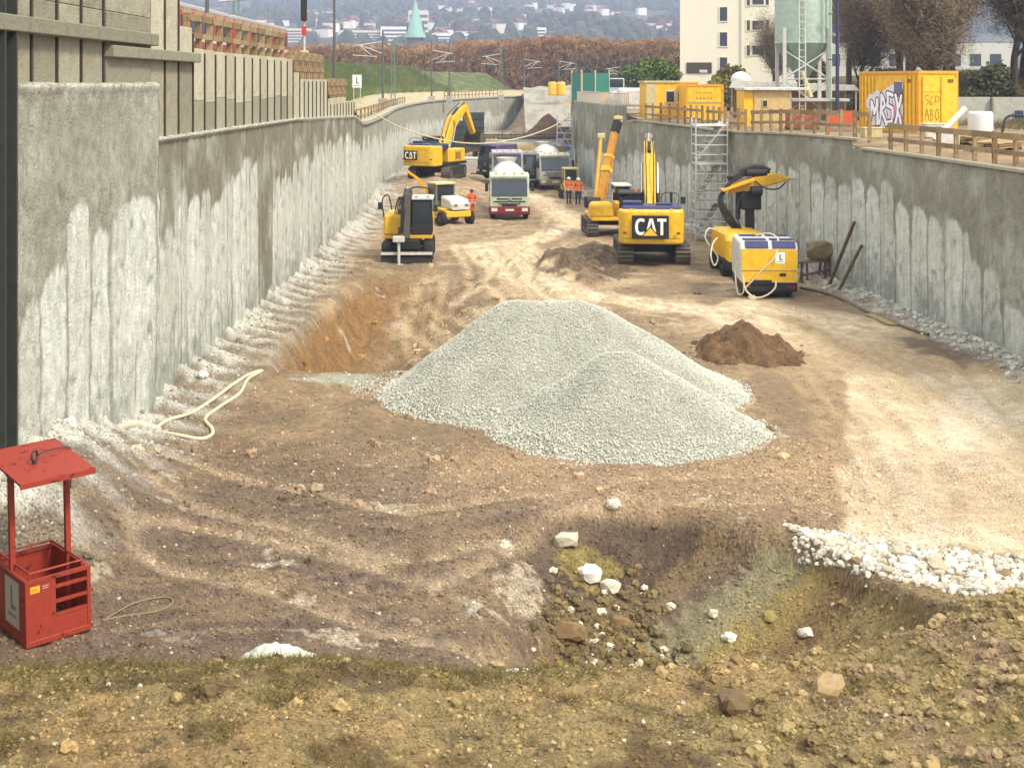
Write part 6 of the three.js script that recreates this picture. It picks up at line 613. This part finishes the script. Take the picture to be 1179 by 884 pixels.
// ---------- site yard on the right ----------
const yy = (x, d) => yardH(x - rightX(d), d);
const amber = paint(C(253, 198, 42, 0.92)), amberD = paint(C(238, 174, 34, 0.9));
{ // big container with graffiti: near corner at (19.05, 61), long side running away to the left
  const T = thing('container', 'large yellow steel container with black and white graffiti beside the guard rail', 'container', 19.05, yy(19, 62) - 0.02, -61, 0.305), L = 5, W = 2.2, H = 2.9; // local: long side along -z at x=0, end face along +x at z=0
  part(T, 'box', bx(W - 0.08, H - 0.14, L - 0.08, W / 2, H / 2 + 0.05, -L / 2, 0.01), amber); const ribs = []; for (let i = 0; i < 15; i++) if (i < 3 || i > 10) part(T, 'rib', bx(0.04, H - 0.4, 0.16, -0.0, H / 2 + 0.05, -0.35 - i * 0.31, 0), amber);
  for (const [x, z] of [[0, 0], [W, 0], [0, -L], [W, -L]]) part(T, 'corner_post', bx(0.14, H, 0.14, x + (x ? -0.07 : 0.06), H / 2 + 0.02, z + (z ? 0.07 : -0.06), 0.015), amberD); part(T, 'frame', [bx(W, 0.14, 0.1, W / 2, H, -0.03, 0.01), bx(W, 0.16, 0.1, W / 2, 0.1, -0.03, 0.01), bx(0.1, 0.14, L, 0.03, H, -L / 2, 0.01), bx(0.1, 0.16, L, 0.03, 0.1, -L / 2, 0.01)], amberD);
  part(T, 'roof', bx(W - 0.1, 0.05, L - 0.1, W / 2, H + 0.03, -L / 2, 0), paint(C(226, 180, 90))); part(T, 'door', [bx(0.98, H - 0.5, 0.04, 0.72, H / 2, 0.0, 0.01), bx(0.86, H - 0.5, 0.04, 1.68, H / 2, 0.0, 0.01)], amber); part(T, 'lock_bar', [bar([0.2, 0.25, 0.05], [0.2, H - 0.2, 0.05], 0.025), bar([1.22, 0.25, 0.05], [1.22, H - 0.2, 0.05], 0.025)], amberD); part(T, 'vent', [bx(0.3, 0.16, 0.04, 1.75, H - 0.4, 0.03, 0), bx(0.04, 0.16, 0.2, -0.03, H - 0.4, -0.7, 0)], mat(C(150, 84, 30), 0.8));
  decal(T, 'graffiti', 3.1, 2.3, 512, (c, W, H) => { let q = 5; const R = () => (q = (q * 16807) % 2147483647) / 2147483647; c.fillStyle = '#d9d3da'; for (let i = 0; i < 60; i++) { const x = W * (0.06 + 0.9 * R()), y0 = 0.34 - 0.26 * x / W, y = H * (y0 + (0.98 - y0) * R()); c.beginPath(); c.ellipse(x, y, W * 0.09, H * 0.13, R() * 3, 0, 6.3); c.fill(); } c.fillStyle = '#66687e'; c.fillRect(W * 0.76, H * 0.02, W * 0.22, H * 0.32); c.fillStyle = 'rgba(226,160,200,0.65)'; for (let i = 0; i < 14; i++) { c.beginPath(); c.ellipse(W * (0.74 + 0.24 * R()), H * (0.55 + 0.42 * R()), W * 0.06, H * 0.1, 0, 0, 6.3); c.fill(); } c.lineCap = c.lineJoin = 'round'; const letters = [[[.1, .9], [.14, .45], [.22, .7], [.3, .4], [.3, .92]], [[.36, .9], [.42, .3], [.52, .5], [.4, .62], [.55, .92]], [[.72, .3], [.58, .26], [.58, .52], [.72, .58], [.7, .86], [.56, .88]], [[.8, .3], [.86, .6], [.94, .9]], [[.95, .32], [.86, .6], [.78, .92]]]; for (const [lw, st] of [[0.1, '#2a2830'], [0.06, '#f2eef2']]) for (const P of letters) { c.lineWidth = W * lw; c.strokeStyle = st; c.beginPath(); c.moveTo(P[0][0] * W, P[0][1] * H); for (let i = 1; i < P.length; i++) { const m = [(P[i - 1][0] + P[i][0]) / 2 + 0.03, (P[i - 1][1] + P[i][1]) / 2]; c.quadraticCurveTo(m[0] * W, m[1] * H, P[i][0] * W, P[i][1] * H); } c.stroke(); } c.strokeStyle = '#33323c'; c.lineWidth = W * 0.012; for (let i = 0; i < 16; i++) { const x = W * R(), y = H * (0.35 + 0.6 * R()); c.beginPath(); c.moveTo(x, y); c.lineTo(x + W * 0.03, y + H * 0.12); c.stroke(); } }, -0.026, 1.35, -2.75, -Math.PI / 2, 0, 0.7);
  decal(T, 'graffiti', 0.95, 1.5, 256, (c, W, H) => { c.fillStyle = '#c98a1c'; c.fillRect(0, 0, W, H * 0.03); c.strokeStyle = '#3a2410'; c.lineCap = 'round'; c.lineWidth = W * 0.03; const cv = P => { c.beginPath(); c.moveTo(P[0] * W, P[1] * H); for (let i = 2; i < P.length; i += 4) c.quadraticCurveTo(P[i] * W, P[i + 1] * H, P[i + 2] * W, P[i + 3] * H); c.stroke(); }; cv([.3, .14, .1, .1, .1, .2, .12, .26, .26, .28, .3, .36, .14, .44]); cv([.52, .16, .36, .2, .36, .34, .36, .46, .48, .42, .54, .34, .42, .32]); cv([.66, .42, .66, .3, .7, .14, .92, .14, .9, .26, .86, .34, .68, .3]); cv([.06, .9, .12, .7, .18, .54, .26, .7, .3, .9]); cv([.1, .74, .2, .72, .3, .74]); cv([.4, .56, .4, .74, .42, .92]); cv([.4, .56, .62, .56, .46, .72, .66, .78, .44, .92]); cv([.74, .58, .62, .74, .74, .9, .92, .84, .86, .66, .82, .54, .74, .58]); }, 0.74, 1.25, 0.026, 0, 0, 0.7); }
{ const T = thing('site_cabin', 'yellow site cabin with dark windows and open end, behind the broken rail', 'site cabin', 10.7, 5.75, -89, 0.05); part(T, 'wall', bx(3.6, 2.5, 2.6, 0, 1.3, 0, 0.03), amber); part(T, 'roof', bx(3.8, 0.14, 2.8, 0, 2.6, 0, 0.02), cream); for (const [x, w] of [[-0.1, 0.5], [0.85, 0.9]]) { const f = part(T, 'window', bx(w + 0.14, 0.85, 0.05, x, 1.6, 1.31, 0), whiteP); part(f, 'pane', bx(w, 0.7, 0.03, x, 1.6, 1.34, 0), glass); } part(T, 'end_panel', bx(0.7, 2.3, 0.05, -1.4, 1.3, 1.32, 0), cream); part(T, 'door', bx(0.6, 1.9, 0.04, 1.55, 1.05, 1.32, 0), whiteP); }
{ const T = thing('container', 'plain yellow container with faint black scribble, right of the site cabin', 'container', 12.45, 5.7, -86, 0.02); part(T, 'box', bx(2.4, 2.4, 3.4, 0, 1.25, 0, 0.02), amber); part(T, 'frame', [bx(2.46, 0.14, 0.1, 0, 2.42, 1.69, 0), bx(2.46, 0.14, 0.1, 0, 0.12, 1.69, 0), bx(0.12, 2.3, 0.1, -1.17, 1.25, 1.69, 0), bx(0.12, 2.3, 0.1, 1.17, 1.25, 1.69, 0)], amberD); part(T, 'crossbar', bx(2.2, 0.1, 0.05, 0, 1.35, 1.72, 0), cream); decal(T, 'graffiti', 1.3, 0.6, 256, (c, W, H) => { c.strokeStyle = '#4a3418'; c.lineWidth = 7; for (let i = 0; i < 5; i++) { c.beginPath(); c.moveTo(W * (0.06 + i * 0.18), H * 0.2); c.lineTo(W * (0.14 + i * 0.18), H * 0.18); c.moveTo(W * (0.12 + i * 0.17), H * 0.62); c.quadraticCurveTo(W * (0.04 + i * 0.19), H * 0.8, W * (0.18 + i * 0.17), H * 0.84); c.stroke(); } }, 0.0, 1.75, 1.73, 0, 0, 0.7); }
{ const T = thing('site_hut', 'beige hut with an orange end and wide white flat roof', 'hut', 14.05, 5.85, -73, 0); part(T, 'wall', bx(2.0, 2.0, 2.4, 0.3, 1.0, 0, 0.02), paint(C(232, 200, 140))); part(T, 'end_wall', bx(0.55, 2.0, 2.3, -0.98, 1.0, 0, 0.02), amber); part(T, 'roof', bx(3.6, 0.16, 3, 0.5, 2.1, 0, 0.03), whiteP); const w = part(T, 'window', bx(0.3, 0.4, 0.05, -0.1, 1.3, 1.22, 0), cream); part(w, 'pane', bx(0.22, 0.32, 0.04, -0.1, 1.3, 1.24, 0), glass); }
{ // silo
  const T = thing('silo', 'pale mint cement silo on galvanised legs in the yard', 'silo', 16.95, 5.85, -76), mint = paint(C(196, 222, 208)), r = 1.58; part(T, 'shell', lathe([[0.25, 2.75], [r, 4.75], [r, 12.5], [0.2, 13]], 32), mint); const cn = part(T, 'cone', lathe([[0.27, 2.6], [r + 0.02, 4.72]], 32), paint(C(150, 176, 162))); part(cn, 'outlet', cyl(0.3, 0.25, 0.7, 0, 2.4, 0, 14), darkSteel); for (const y of [4.75, 7.3, 10]) part(T, 'seam_ring', new THREE.TorusGeometry(r, 0.035, 6, 36).rotateX(Math.PI / 2).translate(0, y, 0), mint);
  for (const [a, b] of [[-1, 1], [1, 1], [-1, -1], [1, -1]]) part(T, 'leg', bx(0.2, 5.6, 0.2, a * 1.25, 2.8, b * 1.05, 0.02), galv); part(T, 'brace', [bar([-1.25, 0.6, 1.05], [1.25, 2.6, 1.05], 0.05), bar([1.25, 0.6, 1.05], [-1.25, 2.6, 1.05], 0.05), bar([-1.25, 2.7, 1.05], [1.25, 4.3, 1.05], 0.05), bar([1.25, 2.7, 1.05], [-1.25, 4.3, 1.05], 0.05), bar([-1.25, 2.65, 1.05], [1.25, 2.65, 1.05], 0.06)], galv); part(T, 'ladder', [bar([-0.55, 0, 1.7], [-0.55, 12, 1.7], 0.04), bar([-0.2, 0, 1.7], [-0.2, 12, 1.7], 0.04), ...Array.from({ length: 30 }, (_, i) => bar([-0.55, 0.4 * i + 0.3, 1.7], [-0.2, 0.4 * i + 0.3, 1.7], 0.02, 0.02, 5))], galv); part(T, 'base_plate', bx(4.0, 0.16, 3.2, 0.3, 1.45, 0.2, 0.02), mat(C(196, 198, 190), 0.8)); part(T, 'chute', [bar([-0.3, 3.1, 1.3], [0.15, 1.6, 1.5], 0.12, 0.16, 10)], cream); part(T, 'fill_pipe', bar([1.35, 0.5, 1.3], [1.35, 12, 1.3], 0.07), mint); }
single('steel_pole', [bar([18.5, 5.6, -74], [18.5, 15, -74], 0.11, 0.09, 10), bx(0.5, 0.06, 0.2, 18.25, 12.2, -74, 0), bx(0.5, 0.06, 0.2, 18.25, 9.6, -74, 0)], mat(C(52, 60, 84), 0.6), 'dark blue steel pole right of the silo', 'pole');
{ const T = thing('parasol', 'round white parasol in the yard left of the silo', 'parasol', 16.0, 6, -91); part(T, 'pole', bar([0, 0, 0], [0, 3, 0], 0.03), galv); part(T, 'canopy', new THREE.SphereGeometry(0.72, 18, 8, 0, 6.3, 0, 1.9).scale(1, 0.8, 1).translate(0, 2.5, 0), mat(C(244, 240, 236), 0.8)); }
[[19.3, 82, 4.4, 2.2, 'low white site roof left of the graffiti container'], [17.4, 88, 5, 2.35, 'long white tent roof behind the silo legs']].forEach(([x, d, w, h, l]) => { const T = thing('shelter', l, 'shelter', x, 5.9, -d); part(T, 'roof', prism([[-w / 2, 0], [w / 2, 0], [w / 2 - 0.3, 0.35], [-w / 2 + 0.3, 0.5]], 3, 0.02).translate(0, h - 0.3, 0), whiteP); for (const a of [-1, 1]) for (const b of [-1, 1]) part(T, 'post', bar([a * w * 0.46, 0, b * 1.3], [a * w * 0.46, h - 0.28, b * 1.3], 0.05), galv); part(T, 'back_wall', bx(w * 0.9, h - 0.4, 0.06, 0, (h - 0.4) / 2, -1.3, 0), mat(C(176, 140, 96), 0.9)); });
{ // white office building
  const T = thing('building', 'white multi-storey building with dark rectangular windows behind the yard', 'building', 26.6, 5.5, -150, -0.21), wm = mat(C(250, 244, 222), 0.9), dk = mat(C(66, 68, 84), 0.3), H = 24; part(T, 'wall', [bx(7.2, H, 14, -3.6, H / 2, -7, 0), bx(7.6, H, 13, 3.8, H / 2, -7.6, 0)], wm); part(T, 'end_wall', bx(0.3, H, 0.3, 0, H / 2, 0.05, 0), wm);
  const win = (x, y, w, h, z = 0.02) => { const f = part(T, 'window', [bx(w + 0.2, 0.1, 0.14, x, y - h / 2 - 0.05, z, 0), bx(w + 0.2, 0.1, 0.14, x, y + h / 2 + 0.05, z, 0), bx(0.1, h, 0.14, x - w / 2 - 0.05, y, z, 0), bx(0.1, h, 0.14, x + w / 2 + 0.05, y, z, 0)], wm); part(f, 'pane', bx(w, h, 0.05, x, y, z, 0), dk); };
  for (let i = 0; i < 6; i++) win(-2.2, 4.9 + i * 2.9, 0.85, 1.6); for (let i = 0; i < 6; i++) { for (const [x, w] of [[0.6, 0.35], [1.7, 1.3], [2.75, 0.35], [4.0, 0.35], [5.2, 1.6], [6.7, 0.35]]) win(x, 6.5 + i * 2.9 + 0.02 * x, w, x === 0.6 || w < 0.4 ? 1.2 : 1.05, -1.08); } const g = part(T, 'garage_opening', bx(2.9, 1.25, 0.2, -5.0, 4.5, 0, 0), mat(C(84, 76, 66), 0.9)); part(g, 'car_shape', [bx(0.9, 0.35, 0.1, -4.5, 4.1, 0.14, 0.1)], whiteP); }
{ const T = thing('building', 'white office block with blue band, half hidden between silo and bare trees', 'building', 61, 6, -222, -0.1), wm = mat(C(238, 238, 236), 0.8), bl = mat(C(62, 84, 168), 0.6), H = 26; part(T, 'wall', bx(20, H, 14, 0, H / 2, -7, 0), wm); for (let f = 0; f < 6; f++) { part(T, 'spandrel_band', bx(20.1, 1.0, 0.1, 0, 4.3 + f * 3.6, 0.05, 0), f % 2 ? wm : bl); for (let i = 0; i < 9; i++) part(T, 'window', bx(1.5, 1.5, 0.08, -8.4 + i * 2.1, 6.2 + f * 3.6 - 0.3, 0.06, 0), glass); } }
{ const T = thing('building', 'low pale building glimpsed between the tree trunks on the right', 'building', 47, 7, -160); part(T, 'wall', bx(26, 6, 10, 0, 3, 0, 0), mat(C(214, 214, 206), 0.9)); for (let i = 0; i < 10; i++) part(T, 'window', bx(1.3, 1.4, 0.1, -11 + i * 2.4, 4.0, 5.02, 0), glass); }
// hoarding, truck and stores by the inner corner
{ const T = thing('hoarding', 'teal sheet hoarding on the corner of the right wall', 'hoarding', 0, 0, 0), m = mat(C(58, 150, 138), 0.6, { map: grimeTex }), m2 = mat(C(44, 130, 120), 0.6, { map: grimeTex }); [[5.35, 115, 6.05, 113.6], [6.1, 113.5, 7.4, 116], [7.4, 116, 8.8, 118.5]].forEach(([x0, d0, x1, d1], i) => part(T, 'panel', beam([x0, 7.9, -d0], [x1, 7.9, -d1], 0.08, 2.5), i % 2 ? m2 : m)); for (const [x, d] of [[5.3, 115.1], [6.07, 113.4], [7.4, 115.9], [8.85, 118.6]]) part(T, 'post', bar([x, 6.3, -d], [x, 9.4, -d], 0.08), cream); }
{ const T = thing('delivery_truck', 'pale blue and white truck parked beside the teal hoarding', 'truck', 9.1, 6.25, -119.5, 0.1); part(T, 'cab', bx(2.2, 1.7, 1.8, 0, 1.6, 0, 0.12), paint(C(206, 220, 232))); part(T, 'windshield', bx(1.9, 0.75, 0.06, 0, 2.0, 0.9, 0.02), glass); part(T, 'bumper', bx(2.25, 0.45, 0.3, 0, 0.75, 0.85, 0.05), whiteP); part(T, 'flatbed', [bx(2.3, 0.9, 4, 0, 1.3, -3.2, 0.03)], whiteP); for (const s of [-1, 1]) for (const z of [0, -4]) wheel(T, s * 0.95, 0.45, z, 0.45, 0.3); part(T, 'mirror', [bx(0.2, 0.4, 0.1, -1.3, 2.0, 0.8, 0), bx(0.2, 0.4, 0.1, 1.3, 2.0, 0.8, 0)], black); }
{ const T = thing('gantry', 'small dark steel gantry frame left of the green shrubs', 'gantry', 10.9, 6.2, -120); for (const a of [-0.5, -0.17, 0.17, 0.5]) part(T, 'post', bx(0.09, 2.6, 0.09, a, 1.3, 0, 0), black); part(T, 'top_beam', bx(1.4, 0.22, 0.8, 0, 2.7, 0, 0.02), black); part(T, 'mid_beam', bx(1.1, 0.08, 0.1, 0, 1.3, 0, 0), black); }
single('storage_tank', [new RoundedBoxGeometry(2.4, 1.5, 1.4, 3, 0.3).translate(9.3, 7.15, -100), bx(2.2, 0.2, 1.2, 9.3, 6.4, -100, 0)], whiteP, 'white storage tank left of the yellow site cabin', 'tank'); single('water_bag', lump(2, 0.15, 2).scale(0.9, 0.75, 0.8).translate(8.2, 6.9, -100.5), paint(C(214, 218, 214)), 'grey white bulk bag between the truck and the storage tank', 'bulk bag');
[[7.2, 'orange mini machine on the wall corner, left one'], [8.4, 'orange mini machine on the wall corner, right one']].forEach(([x, l], i) => { const T = thing('mini_machine', l, 'machine', x, 6.35, -104, 0.2); part(T, 'body', new RoundedBoxGeometry(0.95, 0.75, 1.2, 2, 0.2).translate(0, 0.75, 0), amber); part(T, 'tracks', [bx(0.25, 0.35, 1.3, -0.4, 0.2, 0, 0.08), bx(0.25, 0.35, 1.3, 0.4, 0.2, 0, 0.08)], black); part(T, 'arm', beam([0.3, 0.9, 0.4], [0.6, 0.3, 1.0], 0.12, 0.14), black); });
[[6.6, 'left of two orange drums standing at the far end of the pit'], [8.0, 'right of two orange drums standing at the far end of the pit']].forEach(([x, l]) => { const T = thing('fuel_drum', l, 'drum', x, 6.2, -212); part(T, 'shell', lathe([[0.01, 0], [0.68, 0.02], [0.72, 0.2], [0.72, 1.9], [0.66, 2.1], [0.01, 2.15]], 20), amber); part(T, 'lid', cyl(0.5, 0.5, 0.12, 0, 2.2, 0, 16), whiteP); });
// low concrete wall and clutter behind the near right rail
{ const T = thing('barrier_wall', 'low concrete barrier wall at the foot of the tree bank', 'wall', 0, 0, 0), m = mat(C(196, 196, 184), 0.9, { map: concTex, bumpMap: concBump, bumpScale: 0.01 }); for (let i = 0; i < 5; i++) part(T, 'wall_segment', bx(3.92, 1.75, 0.3, 25.2 + i * 3.94, 6.6, -74 + i * 0.35, 0.03, [0, -0.09, 0].map(v => 0)), m); decal(T, 'plate', 0.5, 0.45, 64, (c, W, H) => { c.fillStyle = '#22345e'; c.fillRect(0, 0, W, H); c.fillStyle = '#9fb4d8'; c.fillRect(W * 0.2, H * 0.6, W * 0.6, H * 0.12); }, 28.6, 6.5, -73.4); }
single('barrel', lathe([[0.01, 0], [0.52, 0.02], [0.56, 0.15], [0.56, 0.95], [0.5, 1.08], [0.01, 1.1]], 22).translate(21.6, yy(21.6, 60), -60), mat(C(236, 236, 232), 0.5), 'round white plastic barrel right of the graffiti container', 'barrel');
single('pipe', bar([17.2, 5.95, -53], [18.6, 7.25, -53.4], 0.13, 0.13, 12), mat(C(226, 222, 208), 0.7), 'white pipe leaning behind the guard rail below the graffiti container', 'pipe');
{ const bt = [C(216, 184, 124), C(196, 160, 104), C(226, 204, 156)].map(c => mat(c, 0.9, { map: woodTex })); [[17.4, 46.5, 0.9, 'stack of pale planks in the yard behind the near guard rail'], [18.6, 51.0, 0.7, 'second stack of planks behind the guard rail, nearer the container'], [19.2, 43.0, 1.1, 'long plank stack at the right edge of the yard']].forEach(([x, d, t, l], k) => { const T = thing('plank_stack', l, 'planks', x, yy(x, d), -d, t); for (let r = 0; r < 3; r++) for (let i = 0; i < 4; i++) part(T, 'plank', bx(3.0 - 0.2 * hash(i, r), 0.06, 0.22, 0.1 * hash(i * 5, r), 0.12 + r * 0.085, -0.45 + i * 0.26, 0.006), bt[(i + r + k) % 3]); part(T, 'bearer', [bx(0.1, 0.09, 1.1, -1, 0.045, -0.06, 0), bx(0.1, 0.09, 1.1, 1, 0.045, -0.06, 0)], timber[1]); }); }
[[16.6, 49.6, 0.75, 0.55, 'white foam block behind the guard rail left of the plank stack'], [18.2, 56.2, 0.9, 0.6, 'white sack at the foot of the graffiti container'], [15.6, 56.5, 0.8, 0.45, 'cream crate behind the rail left of the graffiti container']].forEach(([x, d, w, h, l], i) => single('crate', [bx(w, h, w * 0.8, x, yy(x, d) + h / 2, -d, 0.06), bx(w * 1.04, 0.06, w * 0.84, x, yy(x, d) + h, -d, 0.02)], i === 2 ? cream : whiteP, l, 'crate'));
single('barrier_board', [bx(1.5, 0.75, 0.05, 16.1, 6.55, -63.5, 0.01), bx(0.08, 0.9, 0.08, 15.5, 6.3, -63.5, 0), bx(0.08, 0.9, 0.08, 16.7, 6.3, -63.5, 0)], paint(C(226, 104, 52)), 'orange barrier board below the silo', 'barrier'); single('hose', tube([[22.6, 6.0, -60], [22.9, 6.7, -60.2], [23.8, 6.75, -60.3], [25.5, 6.55, -60.5], [27, 6.5, -61]], 0.06, 40), black, 'black hose arching beside the white barrel', 'hose');
{ const T = thing('brick_pallet', 'pallet of reddish bricks behind the rail below the silo', 'pallet', 14.7, yy(14.7, 66), -66, 0.1); part(T, 'pallet_deck', [bx(1.5, 0.05, 1.0, 0, 0.12, 0, 0), bx(1.5, 0.09, 0.1, 0, 0.05, 0.42, 0), bx(1.5, 0.09, 0.1, 0, 0.05, -0.42, 0)], timber[1]); const bm = [C(190, 118, 82), C(172, 100, 70), C(204, 136, 98)].map(c => mat(c, 0.9, { map: soilTex })), bg = boxUV(new THREE.BoxGeometry(0.235, 0.11, 0.9)); for (let r = 0; r < 6; r++) for (let k = 0; k < 6; k++) { const o = mesh(bg, bm[(r * 2 + k) % 3]); o.name = 'brick'; o.position.set(-0.61 + k * 0.243 + 0.01 * hash(k, r), 0.205 + r * 0.117, 0.01 * hash(r, k)); T.add(o); } }
renderer.render(scene, camera);
